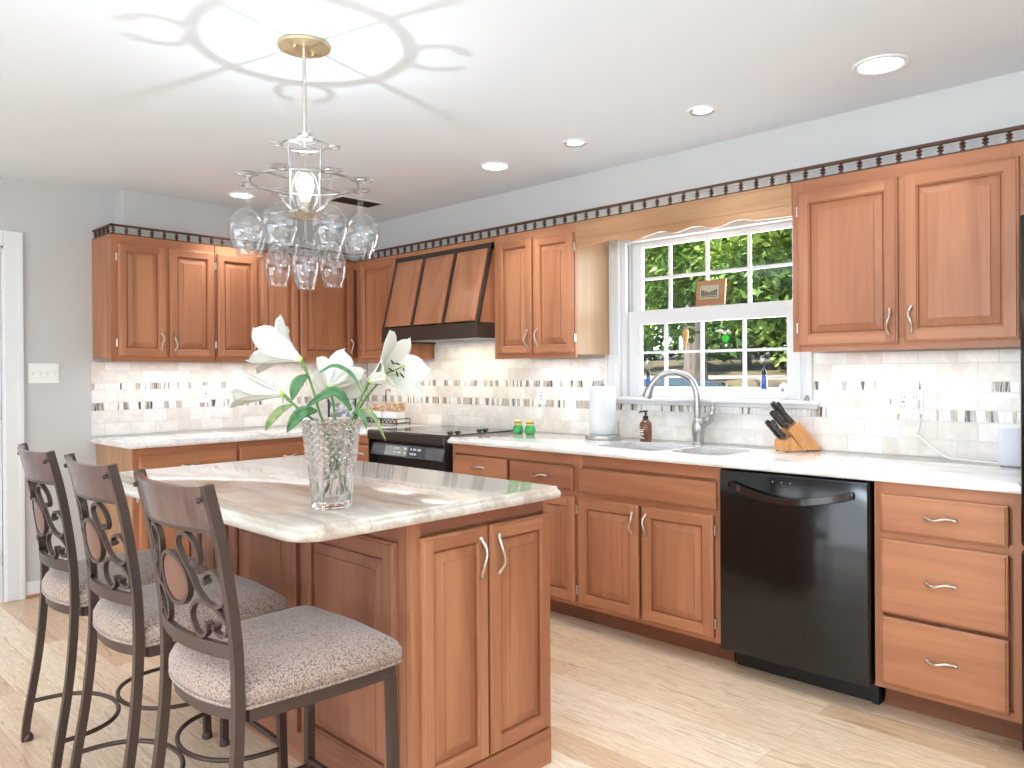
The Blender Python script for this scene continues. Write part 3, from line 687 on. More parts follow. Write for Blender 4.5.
q = MB(); q.tube(smoothpath([(rx0 + .06, -.64, .655), (rx0 + .07, -.675, .655), (1.316, -.685, .655), (rx1 - .07, -.675, .655), (rx1 - .06, -.64, .655)], 6), .011, M_black, 10); q.build('handle', od, 60)
q = MB(); q.box(rx0 + .006, rx1 - .006, -.63, -.602, .04, .19, M_black, .004); q.build('drawer', rg_)
for (x, y) in ((1.664, -.585), (1.664, -.525), (1.664, -.345), (1.664, -.295)):
    q = MB(); q.lathe((x, y, .922), [(0, .013), (.019, .013), (.022, .011), (.022, .006), (.014, .005), (.014, 0), (0, 0)][::-1], M_black, 20); q.box(x - .004, x + .004, y - .02, y + .02, .935, .940, M_black, .002); q.build('knob', rg_, 40)

# ------------------------------------------------------------------ dishwasher
dw = thing('dishwasher', (3.78, -.33, 0), 'glossy black dishwasher with bowed handle between sink cabinet and drawers', 'dishwasher')
dx0, dx1 = 3.475, 4.089
q = MB(); q.box(dx0 + .006, dx1 - .006, -.585, -.03, .099, .868, M_blackm); q.build('body', dw)
M_dwh = mat('polished_black_chrome', rgb(84, 84, 86), .12, .9)
M_dw = mat('dishwasher_enamel', (.006, .006, .006, 1), .13, spec=.5)
q = MB(); q.box(dx0, dx1, -.645, -.590, .10, .868, M_dw, .006); dd = q.build('door', dw, 40)
q = MB(); ph = [(dx0 + .06 + (dx1 - dx0 - .12) * t, -.655 - .045 * math.sin(PI * t) ** .6, .814 - .042 * math.sin(PI * t)) for t in [i / 20 for i in range(21)]]
q.tube(ph, [.014] * 2 + [.010] * 17 + [.014] * 2, M_black, 4, flat=(.011 / .01 * .5, 1.6), up=(0, 0, 1)) if False else q.tube(ph, 1, M_dwh, flat=(.013, .006), up=(0, 0, 1))
for t in (0, -1): q.box(ph[t][0] - .012, ph[t][0] + .012, -.662, -.644, ph[t][2] - .014, ph[t][2] + .014, M_black, .003)
q.build('handle', dd, 50)
q = MB()
for x in (3.715, 3.752, 3.789): q.lathe((x, -.6452, .838), [(0, .0008), (.0028, .0006), (.0028, -.0004)], M_grayp, 10, (0, -1, 0))
q.build('indicator_light', dd)
q = MB(); q.box(dx0 + .01, dx1 - .03, -.515, -.495, 0, .098, M_blackm); q.box(dx1 - .03, dx1 - .005, -.53, -.495, 0, .098, M_blackm); q.build('kick_plate', dw)

# ------------------------------------------------------------------ refrigerator
fr = thing('refrigerator', (5.04, -.36, 0), 'black refrigerator just entering at the right end of the worktop', 'refrigerator')
q = MB(); q.box(4.586, 5.49, -.66, -.03, .02, 1.79, M_blackm, .006)
for x in (4.62, 5.42):
    for y in (-.62, -.09): q.box(x, x + .04, y, y + .04, 0, .02, M_blackm)
q.build('body', fr)
for (a, b_, z0, z1) in ((4.588, 5.036, .72, 1.785), (5.042, 5.488, .72, 1.785), (4.588, 5.488, .06, .71)):
    q = MB(); q.box(a, b_, -.735, -.665, z0, z1, M_dw, .012); d = q.build('door' if z0 > .5 else 'drawer', fr, 40)
    q = MB()
    if z0 > .5:
        x = b_ - .05 if a < 4.7 else a + .05
        q.tube([(x, -.735, z0 + .2), (x, -.78, z0 + .22), (x, -.78, z1 - .22), (x, -.735, z1 - .2)], .011, M_black, 8)
    else: q.tube([(a + .12, -.735, .64), (a + .14, -.78, .64), (b_ - .14, -.78, .64), (b_ - .12, -.735, .64)], .011, M_black, 8)
    q.build('handle', d, 50)

# ================================================================== bar stools
def make_stool():
    root = thing('bar_stool', (0, 0, 0), 'x', 'stool', 'bronze scroll-back stools along the island')
    m = M_iron
    def bow(u, z):      # u across -1..1, back surface point
        hw = .199 - .004 * max(0, (z - .57) / .48)
        ypost = back_y(z); return V(u * hw, ypost - .036 * (1 - u * u), z)
    zs = [(0, -.245), (.06, -.24), (.14, -.228), (.3, -.203), (.45, -.188), (.57, -.183), (.7, -.187), (.85, -.206), (.95, -.224), (1.05, -.248)]
    def back_y(z):
        for (a, ya), (b_, yb) in zip(zs, zs[1:]):
            if a <= z <= b_: return ya + (yb - ya) * (z - a) / (b_ - a)
        return zs[-1][1]
    for sx in (-1, 1):
        q = MB(); p = smoothpath([(sx * (.212 - .013 * min(1, z / .57) - .004 * max(0, (z - .57) / .48)), y, z) for z, y in zs], 5)
        q.tube(p, 1, m, flat=(.0115, .0115), up=(1, 0, 0)); lg = q.build('leg', root, 40)
        q = MB(); q.lathe((sx * .212, -.236, 0), [(0, 0), (.017, 0), (.018, .012), (.013, .024), (0, .026)], M_iron, 14); q.build('foot_cap', lg, 60)
        q = MB(); q.tube([(sx * .212, .232, 0.01), (sx * .204, .229, .30), (sx * .200, .226, .515)], 1, m, flat=(.0115, .0115), up=(1, 0, 0)); lg = q.build('leg', root, 40)
        q = MB(); q.lathe((sx * .212, .232, 0), [(0, 0), (.017, 0), (.018, .012), (.013, .024), (0, .026)], M_iron, 14); q.build('foot_cap', lg, 60)
    # stretchers: two half rings touching in the middle, and a straight foot bar
    q = MB()
    def half(yl, sgn, z):
        pts = []
        for i in range(25):
            a = PI * i / 24; pts.append((.207 * math.cos(a), yl + sgn * (abs(yl) - .008) * math.sin(a) ** .8, z))
        return pts
    q.tube(half(-.218, 1, .135), .0075, m, 8); q.tube(half(.226, -1, .135), .0075, m, 8); q.build('ring_stretcher', root, 60)
    q = MB(); q.tube([(-.207, .229, .15), (.207, .229, .15)], .010, m, 8); q.build('foot_rest', root, 60)
    # seat frame and cushion share one outline
    def outline(k=0.0, back=.0):
        pts = []
        hw0, hw1, yf = .2, .222, .248
        for i in range(13):                      # rear arc from right to left
            u = 1 - 2 * i / 12; pts.append(((hw0 + k) * u, -.156 - (.056 + back) * (1 - abs(u) ** 2.4) - k))
        rr = .035
        pts.append((-(hw1 + k) * .97, .0)); pts.append((-(hw1 + k), .12))
        for i in range(5):
            a = PI - PI / 2 * i / 4; pts.append((-(hw1 + k - rr) + rr * math.cos(a), yf + k - rr + rr * math.sin(a)))
        pts.append((0, yf + k + .012))
        for i in range(5):
            a = PI / 2 - PI / 2 * i / 4; pts.append((hw1 + k - rr + rr * math.cos(a), yf + k - rr + rr * math.sin(a)))
        pts.append((hw1 + k, .12)); pts.append(((hw1 + k) * .97, .0)); return pts
    def scl(k, s, z): return [(x * s, .01 + (y - .01) * s, z) for x, y in outline(k)]
    q = MB(); q.loft([scl(0, .9, 0.5140), scl(0, 1, 0.5140), scl(0, 1, 0.5460), scl(0, .9, 0.5460)], m, True); q.build('seat_frame', root, 40)
    q = MB(); f = M_fab
    q.loft([scl(.0, .96, 0.5465), scl(.004, 1.0, 0.5490), scl(.010, 1.0, 0.5620), scl(.010, 1.0, 0.5780), scl(.006, .985, 0.5940), scl(0, .95, 0.6060), scl(0, .88, 0.6140), scl(0, .7, 0.6210), scl(0, .4, 0.6250), scl(0, .1, 0.6260)], f, True)
    seat = q.build('seat', root, 80)
    q = MB(); q.tube([(x, y, .550) for x, y in outline(.007)], .0042, f, 6, cyc=True); q.build('piping', seat, 80)
    # crest rail, lower rail
    def strip(z0, z1, th, mm, name, n=16, rise=0):
        q = MB(); rings = []
        for i in range(n + 1):
            u = -1 + 2 * i / n; lift = rise * abs(u) ** 4
            a, b_ = bow(u, z0), bow(u, z1); b_ = b_ + V(0, 0, lift); o = V(0, th / 2, 0)
            rings.append([a - o, b_ - o, b_ + o, a + o])
        q.loft(rings, mm, True); return q.build(name, root, 50)
    strip(.952, 1.043, .018, M_crest, 'crest_rail', rise=.006); strip(.941, .953, .014, m, 'crest_trim')
    strip(.660, .693, .014, m, 'lower_rail')
    for sx in (-1, 1):
        q = MB(); p = bow(sx * .93, 1.018) + V(0, -.012, 0); q.lathe(p, [(0, .01), (.006, .008), (.007, 0)], m, 10, (0, -1, 0)); q.build('screw_cap', root, 60)
    # medallion
    q = MB(); mc = .818; R = 24; ring_p = [bow(.36 * math.cos(2 * PI * i / R), mc + .060 * math.sin(2 * PI * i / R)) for i in range(R)]
    q.tube(ring_p, 1, m, cyc=True, flat=(.007, .005), up=(0, 1, 0)); md = q.build('medallion', root, 40)
    for sgn in (-1, 1):
        q = MB(); c0 = bow(0, mc) + V(0, sgn * .010, 0); v0 = q.bm.verts.new(c0)
        rim = [q.bm.verts.new(bow(.33 * math.cos(2 * PI * i / R), mc + .054 * math.sin(2 * PI * i / R)) + V(0, sgn * .004, 0)) for i in range(R)]
        for i in range(R): q.face([v0, rim[i], rim[(i + 1) % R]], M_copper)
        q.build('inlay', md, 80)
    # scrolls
    UP = [(.50, .872), (.58, .868), (.64, .882), (.62, .910), (.50, .932), (.34, .930), (.25, .908), (.30, .876), (.42, .842), (.52, .806), (.66, .780), (.82, .774), (.94, .790), (.96, .822), (.88, .848), (.76, .852), (.67, .838), (.70, .824)]
    LO = [(.64, .735), (.60, .712), (.50, .698), (.40, .704), (.33, .728), (.34, .752), (.42, .772), (.55, .782), (.70, .778), (.84, .764), (.93, .742), (.92, .720), (.84, .708), (.74, .716), (.75, .732)]
    for sx in (-1, 1):
        for path in (UP, LO):
            q = MB(); p = smoothpath([bow(sx * u, z) for u, z in path], 5); n_ = len(p)
            q.tube(p, [.85 if 3 < i < n_ - 4 else 1.25 for i in range(n_)], m, flat=(.0075, .0050), up=(0, 1, 0)); q.build('scroll', root, 40)
    return root
st0 = make_stool()
for i, (x, y, rz, lb) in enumerate(((3.327, -2.655, -.01, 'bronze scroll-back stool nearest the camera, tan woven seat fully in view'),
                                    (2.757, -2.652, -.03, 'bronze scroll-back stool in the middle of the three at the island'),
                                    (2.232, -2.652, -.05, 'bronze scroll-back stool farthest along the island, nearest the white door casing'))):
    o = st0 if i == 0 else copy_tree(st0)
    o.location = (x, y, 0); o.rotation_euler = (0, 0, rz); o['label'] = lb

# ================================================================== chandelier
CX, CY = 2.783, -2.221
RT = V(.7176, .6965, 0); CM = V(.6965, -.7176, 0)
RC = V(.514, .858, 0); CC = V(.858, -.514, 0)          # right and toward the camera, along the floor
def cp_(s, d, z): return V(CX, CY, z) + RC * s + CC * d
ch = thing('chandelier', (CX, CY, 2.42), 'nickel chandelier of three rings holding upside-down wine glasses over the island', 'chandelier')
q = MB(); q.lathe((CX, CY, 2.4195), [(0, 0), (.088, 0), (.090, -.004), (.088, -.010), (.06, -.014), (0, -.015)], M_brass, 40); q.build('canopy', ch, 50)
for s, d in ((-.03, .03), (.03, -.03)):
    q = MB(); q.lathe(cp_(s, d, 2.406), [(0, -.012), (.007, -.010), (.007, 0)], M_brass, 12); q.build('canopy_screw', ch, 60)
q = MB(); q.tube([(CX, CY, 2.406), (CX, CY, 2.07)], .0075, M_nickel, 12); q.build('rod', ch, 60)
M_wire = mat('chandelier_wire', rgb(176, 172, 168), .3, 1)
def ring_loops(z, R, n, off, rl, r=.0045):
    q = MB(); q.tube([(CX + R * math.cos(2 * PI * i / 48), CY + R * math.sin(2 * PI * i / 48), z) for i in range(48)], r, M_wire, 8, cyc=True)
    pos = []
    for k in range(n):
        a = off + 2 * PI * k / n; d = CC * math.cos(a) + RC * math.sin(a); c = V(CX, CY, z) + d * (R + rl)
        pts = []
        for i in range(22):      # open loop, slot facing outwards
            t = PI + math.radians(28) + (2 * PI - math.radians(56)) * i / 21; t -= PI
            e = d * math.cos(t) + V(-d.y, d.x, 0) * math.sin(t); pts.append(c + e * rl)
        q.tube(pts, r * .8, M_wire, 6); pos.append((c, a))
    q.build('ring', ch, 60); return pos
p_top = ring_loops(2.075, .075, 4, 0, .022)
p_mid = ring_loops(1.945, .180, 8, PI / 8, .022)
p_low = ring_loops(1.835, .070, 4, 0, .022)
q = MB()
for k in range(4):
    a = PI / 4 + k * PI / 2; d = CC * math.cos(a) + RC * math.sin(a); A = V(CX, CY, 0)
    q.tube([A + d * .075 + UZ * 2.075, A + d * .068 + UZ * 1.835], .003, M_wire, 8)
    q.tube([A + d * .008 + UZ * 2.075, A + d * .075 + UZ * 2.075], .0018, M_wire, 6)
    q.tube([A + d * .07 + UZ * 1.945, A + d * .180 + UZ * 1.945], .0035, M_wire, 6)
q.build('support_wire', ch, 60)
q = MB(); q.lathe((CX, CY, 1.832), [(0, .018), (.05, .016), (.055, .008), (.05, 0), (0, -.002)], M_brass, 30); q.build('base_plate', ch, 50)
q = MB(); q.lathe((CX, CY, 1.848), [(.012, .0), (.014, .03), (.01, .034), (0, .034)], M_brass, 14); q.build('socket', ch, 60)
M_bulb = mat('lit_bulb', (1, 1, 1, 1), .3, emit=(1, .96, .9, 1), estr=7)
q = MB(); q.lathe((CX, CY, 1.882), [(0, 0), (.014, .002), (.018, .015), (.026, .035), (.030, .055), (.026, .08), (.012, .094), (0, .097)], M_bulb, 24); q.build('bulb', ch, 80)
pl = bpy.data.lights.new('chandelier_lamp', 'POINT'); pl.energy = 6.5; pl.shadow_soft_size = .003; pl.color = (.76, .9, 1)
po = bpy.data.objects.new('chandelier_lamp', pl); COL.objects.link(po); po.location = (CX, CY, 1.985)
def wine_profile(rb, hb, rim, stem, foot):
    """upside down, foot at 0 and bowl below; outer then inner wall, so the glass has thickness"""
    out = [(0, .0012), (foot * .6, .0010), (foot, 0), (foot, -.0015), (foot * .5, -.004), (.008, -.009), (.0040, -.02), (.0036, -stem + .012), (.008, -stem)]
    bowl = [(.45, .12), (.75, .24), (.93, .38), (1.0, .52), (.97, .66), (.90, .80), (rim / rb * 1.02, .93), (rim / rb, 1.0)]
    out += [(rb * a, -stem - hb * b_) for a, b_ in bowl]
    inn = [(rb * a - .0014, -stem - hb * b_ - (.0 if b_ > .9 else .0014)) for a, b_ in bowl[::-1]]
    return out + inn + [(0, -stem - hb * .03)]
def wine(kind, rb, hb, rim, stem, foot):
    q = MB(); q.lathe((0, 0, 0), wine_profile(rb, hb, rim, stem, foot), M_wine, 28)
    return q.build('wine_glass', None, 60)
big = wine('big', .0585, .140, .043, .106, .042); small = wine('small', .045, .150, .031, .100, .038)
def ang_words(a):
    a = a % (2 * PI); w = ['front', 'front right', 'right', 'far right', 'far', 'far left', 'left', 'front left'][int((a + PI / 8) // (PI / 4)) % 8]; return w
labs_mid = ['large upturned wine glass on the wide ring, right of the bulb at the front', 'large upturned wine glass at the right end of the wide ring, front one',
            'large upturned wine glass at right end of wide ring, behind another glass', 'large upturned wine glass behind the bulb, right of centre on the wide ring',
            'large upturned wine glass behind the bulb, left of centre on the wide ring', 'large upturned wine glass at left end of wide ring, behind another glass',
            'large upturned wine glass at the left end of the wide ring, front one', 'large upturned wine glass on the wide ring, left of the bulb at the front']
def place_glass(src, first, c, lb):
    o = src if first else src.copy()
    if not first: COL.objects.link(o)
    o.location = c + V(0, 0, .004); tag(o, lb, 'wine glass', 'wine glasses hanging in the chandelier'); return o
for i, (c, a) in enumerate(p_mid): place_glass(big, i == 0, c, labs_mid[i])
for i, (c, a) in enumerate(p_low):
    place_glass(small, i == 0, c, ['small upturned wine glass in front, middle of the lowest row', 'small upturned wine glass at the right of the lowest row', 'small upturned wine glass behind the middle one of the lowest row', 'small upturned wine glass at the left of the lowest row'][i])
place_glass(small, False, p_top[0][0], 'topmost upturned wine glass, hanging in front of the lit bulb')

# ================================================================== ceiling fixtures
M_led = mat('downlight_lens', (1, 1, 1, 1), .4, emit=(1, .98, .95, 1), estr=6)
M_led2 = mat('downlight_dim', (1, 1, 1, 1), .4, emit=(1, .98, .95, 1), estr=.5)
for (x, y, r, on, pw, lb) in ((4.135, -.63, .098, 1, 3.5, 'large lit recessed downlight above the right cabinets'), (3.41, -.66, .065, 0, 8, 'small dim recessed downlight in front of the window'),
                     (2.723, -.687, .065, 0, 8, 'small recessed downlight third from the right of the ceiling row'), (2.141, -.666, .088, 1, 12, 'lit recessed downlight at the far left end of the ceiling row'),
                     (.54, -1.331, .085, 1, 14, 'lit recessed downlight seen behind the left wine glasses')):
    t = thing('recessed_light', (x, y, 2.42), lb, 'ceiling light', 'recessed ceiling lights')
    q = MB(); q.lathe((x, y, 2.4198), [(r, 0), (r, -.004), (r * .96, -.007), (r * .8, -.006), (r * .76, .0)], M_white, 36); q.build('trim_ring', t, 60)
    q = MB(); q.lathe((x, y, 2.4195), [(r * .77, 0), (r * .7, -.004), (0, -.005)], M_led if on else M_led2, 32); q.build('lens', t, 80)
    if not on:
        q = MB(); q.tube([(x + r * .72 * math.cos(a), y + r * .72 * math.sin(a), 2.413) for a in [math.radians(k) for k in range(30, 250, 12)]], .004, M_grayp, 6); q.build('eyeball_rim', t)
    d = bpy.data.lights.new('downlight', 'SPOT'); d.energy = pw * 2.1; d.spot_size = math.radians(105); d.spot_blend = .7; d.shadow_soft_size = .035; d.color = (.86, .94, 1)
    o = bpy.data.objects.new('downlight', d); COL.objects.link(o); o.location = (x, y, 2.405)
vt = thing('ceiling_vent', (.9, -.72, 2.42), 'dark louvred ceiling vent behind the right-hand glasses', 'vent')
q = MB(); q.box(.82, .98, -.88, -.56, 2.412, 2.4195, M_white, .003); q.build('frame', vt)
q = MB()
for k in range(7):
    x = .838 + k * .0195; q.hexa([(x, -.865, 2.406), (x + .012, -.865, 2.411), (x + .012, -.575, 2.411), (x, -.575, 2.406), (x, -.865, 2.408), (x + .012, -.865, 2.413), (x + .012, -.575, 2.413), (x, -.575, 2.408)], M_blackm)
q.box(.83, .97, -.87, -.57, 2.4105, 2.4118, M_dark); q.build('louvre', vt)

# ================================================================== counter things
# faucet
fc = thing('kitchen_faucet', (3.056, -.105, .914), 'brushed steel gooseneck faucet behind the sink', 'faucet')
q = MB(); q.lathe((3.056, -.105, .914), [(0, 0), (.030, 0), (.030, .008), (.027, .010), (.027, .012), (.0285, .02), (.034, .07), (.034, .10), (.028, .122), (.018, .135), (0, .138)], M_chrome, 24)
q.lathe((3.056, -.105, .914), [(.0285, .0005), (.0288, .009), (.0255, .0095)], M_blackm, 24); q.build('body', fc, 50)
q = MB(); sp = smoothpath([(3.05, -.105, 1.02), (3.05, -.105, 1.12), (3.045, -.106, 1.19), (3.02, -.115, 1.245), (2.975, -.14, 1.278), (2.92, -.172, 1.282), (2.875, -.2, 1.258), (2.845, -.222, 1.215)], 6)
q.tube(sp, .0165, M_chrome, 14); q.build('spout', fc, 60)
q = MB(); q.tube([(2.847, -.22, 1.222), (2.838, -.228, 1.195), (2.829, -.236, 1.160), (2.827, -.238, 1.152)], [.0175, .021, .026, .024], M_chrome, 16); q.build('spray_head', fc, 60)
q = MB(); q.tube(smoothpath([(3.06, -.105, 1.018), (3.092, -.107, 1.028), (3.125, -.11, 1.048), (3.142, -.112, 1.085), (3.144, -.113, 1.105), (3.150, -.113, 1.134)], 5), [.026] * 5 + [.023] * 5 + [.018] * 5 + [.014] * 5 + [.012] * 6, M_chrome, 14); q.build('lever_handle', fc, 60)
# soap
sb = thing('soap_dispenser', (2.752, -.135, .914), 'amber soap pump bottle with dark pump left of the faucet', 'soap bottle')
M_amber = mat('amber_glass', rgb(112, 68, 44), .15, coat=.5)
q = MB(); q.lathe((2.752, -.135, .914), [(0, 0), (.031, 0), (.034, .004), (.034, .085), (.030, .100), (.018, .114), (.013, .118), (0, .118)], M_amber, 24); bt_ = q.build('bottle', sb, 50)
q = MB(); q.lathe((2.752, -.135, .914), [(0, .118), (.015, .118), (.015, .136), (.006, .138), (.006, .156), (.012, .158), (.012, .166), (0, .167)], M_blackm, 16); q.tube([(2.752, -.135, 1.076), (2.735, -.16, 1.074), (2.732, -.165, 1.068)], .005, M_blackm, 8); q.build('pump', sb, 50)
q = MB(); M_lab = mat('label_print', rgb(232, 226, 216), .6)
def curved(q, c, r, a0, a1, z0, z1, m, n=6):
    for i in range(n):
        t0 = a0 + (a1 - a0) * i / n; t1 = a0 + (a1 - a0) * (i + 1) / n
        q.poly([(c[0] + r * math.cos(t0), c[1] + r * math.sin(t0), z0), (c[0] + r * math.cos(t1), c[1] + r * math.sin(t1), z0), (c[0] + r * math.cos(t1), c[1] + r * math.sin(t1), z1), (c[0] + r * math.cos(t0), c[1] + r * math.sin(t0), z1)], m)
for (z0, z1, a0, a1) in ((.930, .935, -2.2, -1.2), (.939, .944, -2.2, -1.5), (.950, .957, -2.2, -1.3), (.964, .970, -2.2, -1.4), (.975, .979, -2.2, -1.2)): curved(q, (2.752, -.135), .0345, a0, a1, z0, z1, M_lab)
curved(q, (2.752, -.135), .0345, -2.25, -2.2, .926, .984, M_lab, 2); q.build('label_marks', sb)
# paper towel
ph_ = thing('paper_towel_holder', (2.497, -.182, .914), 'chrome paper towel stand with wide round base', 'paper towel holder')
q = MB(); q.lathe((2.497, -.182, .914), [(0, 0), (.098, 0), (.1, .003), (.1, .022), (.096, .026), (0, .026)], M_chrome, 36); q.build('base', ph_, 50)
q = MB(); q.tube([(2.497, -.182, .94), (2.497, -.182, 1.222)], .007, M_chrome, 10); q.lathe((2.497, -.182, 1.213), [(0, .035), (.008, .033), (.012, .026), (.008, .018), (.005, .014), (.014, .010), (.016, .005), (.007, 0)], M_chrome, 14); q.build('post', ph_, 60)
q = MB(); ap = V(2.497, -.182, 0) + RT * .088; q.tube([ap + UZ * .94, ap + UZ * 1.02], .005, M_chrome, 8); q.build('tension_arm', ph_, 60)
M_paper = mat('paper', rgb(222, 222, 223), .9)
q = MB(); q.lathe((2.497, -.182, .941), [(.020, 0), (.071, 0), (.073, .004), (.073, .266), (.071, .270), (.020, .270), (.020, 0)], M_paper, 40)
tag(q.build('paper_towel_roll', None, 50, None, (2.497, -.182, .941)), 'tall white paper towel roll on its chrome stand', 'paper towel')
# shakers
M_green = mat('green_glass', rgb(40, 150, 74), .12, coat=.6); M_lime = mat('lime_cap', rgb(206, 206, 120), .5)
for i, (x, y, lb) in enumerate(((1.872, -.215, 'green glass shaker with yellow top, the one nearer the stove'), (1.962, -.205, 'green glass shaker with yellow top, the one nearer the paper towels'))):
    if i == 0:
        s0 = thing('shaker', (x, y, .914), lb, 'shaker', 'green shakers on the worktop')
        q = MB(); q.lathe((x, y, .914), [(0, 0), (.026, 0), (.032, .006), (.035, .025), (.032, .042), (.024, .052), (.022, .056), (0, .056)], M_green, 20); q.build('body', s0, 50)
        q = MB(); q.lathe((x, y, .970), [(.023, -.001), (.025, .004), (.022, .012), (.02, .02), (.024, .024), (.02, .03), (0, .032)], M_lime, 16); q.build('cap', s0, 50)
        q = MB(); q.lathe((x, y, .978), [(.0225, 0), (.0245, .004), (.0225, .008)], mat('red_band', rgb(170, 60, 50), .5), 16); q.build('band', s0, 50)
    else: o = copy_tree(s0); o.location = (x, y, .914); o['label'] = lb
# knife block
kb = thing('knife_block', (3.58, -.12, .914), 'slanted light wooden knife block right of the sink', 'knife block')
kr = Matrix.Translation((3.572, -.205, .914)) @ Matrix.Rotation(math.radians(63), 4, 'Z')
q = MB(); mb_ = wood('x', 'block')
def kp(x, y, z): return kr @ V(x, y, z)
prof = [(-.005, .004), (.105, .004), (.02, .128), (-.052, .078), (-.052, .076)]
prof = [(.096, .004), (.202, .004), (.076, .136), (.020, .096)]
KW = kr.to_3x3() @ V(0, .085, 0)
q.prism([kp(x, 0, z) for x, z in prof], KW, mb_); q.build('block', kb)
q = MB(); q.prism([kp(x, 0, z) for x, z in ((0, .004), (.094, .004), (.032, .068), (0, .052))], KW, wood('z', 'block')); q.build('steak_knife_rack', kb)
q = MB()
for x, y in ((.01, .01), (.01, .075), (.185, .01), (.185, .075)): p_ = kp(x, y, 0); q.lathe(p_, [(0, 0), (.006, 0), (.006, .004), (0, .004)], M_blackm, 10)
q.build('foot', kb)
M_kh = mat('knife_handle', rgb(62, 56, 52), .4)
kd = (kr.to_3x3() @ V(-.69, 0, .73)).normalized(); KX = kr.to_3x3() @ V(.73, 0, .69); KY = kr.to_3x3() @ V(0, 1, 0)
klabs = ['long knife handle on top of the block, nearer the window wall', 'long knife handle on top of the block, nearer the room', 'knife handle in the middle row of the block, nearer the window wall', 'knife handle in the middle row of the block, nearer the room',
         'low steak knife handle at the rack, nearer the room', 'low steak knife handle at the rack, nearer the window wall']
for i, (x, z, y, L_) in enumerate(((.066, .127, .060, .138), (.064, .1255, .026, .138), (.040, .1085, .060, .108), (.037, .1065, .026, .108), (.016, .060, .018, .118), (.012, .058, .050, .118))):
    p_ = kp(x, y, z) + kd * .002; k_ = thing('knife', tuple(p_), klabs[i], 'knife', 'knives in the wooden block')
    q = MB(); wd_ = (.0105, .0062) if i < 4 else (.0095, .0055)
    q.tube([p_ + kd * (L_ * t) - KX * (.004 * math.sin(PI * t)) for t in (0, .12, .3, .5, .75, .92, 1)], [.85, 1, 1.05, .9, 1.1, 1.15, .8], M_kh, flat=wd_, up=tuple(KX)); h_ = q.build('handle', k_, 50)
    q = MB(); q.tube([p_ - kd * .0015, p_ + kd * .009], 1.08, M_chrome, flat=wd_, up=tuple(KX)); q.build('bolster', k_)
    q = MB()
    for t in (.3, .55, .8):
        c_ = p_ + kd * (L_ * t); q.tube([c_ - KY * .0078, c_ + KY * .0078], .0022, M_chrome, 8)
    q.build('rivet', h_)
# smart speaker and its cable
ss = thing('smart_speaker', (4.455, -.135, .914), 'white rounded smart speaker at the right end of the worktop', 'speaker')
M_spk = mat('speaker_grille', rgb(226, 228, 236), .6)
q = MB(); c_ = (4.455, -.135)
def srr(k, z): return [(x, y, z) for x, y in rrect(c_[0] - .05 * k, c_[0] + .05 * k, c_[1] - .05 * k, c_[1] + .05 * k, .035 * k, 6)]
q.loft([srr(.9, .918), srr(1, .926), srr(1, 1.062)], M_spk, True); q.build('body', ss, 50)
q = MB(); q.loft([srr(1.003, 1.0622), srr(1.003, 1.072), srr(.93, 1.077), srr(.5, 1.077)], M_plast, True); q.build('top', ss, 50)
q = MB(); q.loft([srr(.85, .914), srr(.88, .9175)], M_grayp, True); q.build('foot', ss)
q = MB(); q.tube(smoothpath([(4.07, -.045, 1.138), (4.085, -.05, 1.115), (4.09, -.035, 1.075), (4.075, -.02, 1.02), (4.06, -.016, 1.008), (4.085, -.02, 1.0), (4.13, -.03, .965), (4.17, -.045, .937), (4.21, -.06, .920), (4.26, -.075, .919), (4.33, -.095, .919), (4.415, -.115, .919)], 8), .0038, M_plast, 8)
tag(q.build('power_cord', None, 60, None, (4.2, -.05, .918)), 'white power cord looping from the outlet to the speaker', 'cord')
# outlets and switches
def plate(name, side, a0, a1, z0, z1, label, cat, items, h0=.0082):
    def P_(a, h, z): return V(a, -h, z) if side == 'B' else V(h, a, z)
    def bx(q, a0, a1, h0, h1, z0, z1, m, bev=0):
        A, B = P_(a0, h0, z0), P_(a1, h1, z1); q.box(A.x, B.x, A.y, B.y, A.z, B.z, m, bev)
    root = thing(name, tuple(P_((a0 + a1) / 2, h0, (z0 + z1) / 2)), label, cat)
    q = MB(); bx(q, a0, a1, h0, h0 + .006, z0, z1, M_plast, .003); q.build('plate', root)
    zc = (z0 + z1) / 2
    for kind, a in items:
        if kind == 'toggle':
            q = MB(); bx(q, a - .005, a + .005, h0 + .006, h0 + .008, zc - .013, zc + .013, M_white); A = P_(a, h0 + .006, zc); q.tube([A, A + P_(0, .014, .0) - P_(0, 0, 0) + UZ * .008], 1, M_plast, flat=(.0035, .005)); q.build('toggle', root)
        elif kind == 'gfci':
            q = MB(); bx(q, a - .0165, a + .0165, h0 + .006, h0 + .009, zc - .033, zc + .033, M_white, .002); oo = q.build('receptacle', root)
            q = MB()
            for dz in (-.02, .02):
                for da in (-.006, .006): bx(q, a + da - .001, a + da + .001, h0 + .0088, h0 + .0094, zc + dz - .004, zc + dz + .004, M_dark)
            bx(q, a - .006, a + .006, h0 + .0088, h0 + .011, zc - .004, zc + .004, M_grayp); q.build('slot', oo)
        elif kind == 'blank':
            q = MB(); bx(q, a - .004, a + .004, h0 + .006, h0 + .0075, zc - .012, zc + .012, M_grayp); q.build('switch', root)
    return root
plate('outlet_plate', 'B', 3.932, 4.098, 1.096, 1.205, 'wide white outlet plate with plugs on the tile right of the window', 'outlet', [('blank', 3.965), ('gfci', 4.018), ('gfci', 4.066)])
q = MB(); q.box(4.048, 4.084, -.05, -.0185, 1.125, 1.163, M_plast, .005); tag(q.build('plug_adapter', None, None, None, (4.066, -.02, 1.125)), 'small white plug adapter pushed into the wide outlet', 'plug')
plate('outlet_plate', 'B', 1.848, 1.922, 1.088, 1.198, 'single white outlet plate on the tile above the green shakers', 'outlet', [('gfci', 1.885)])
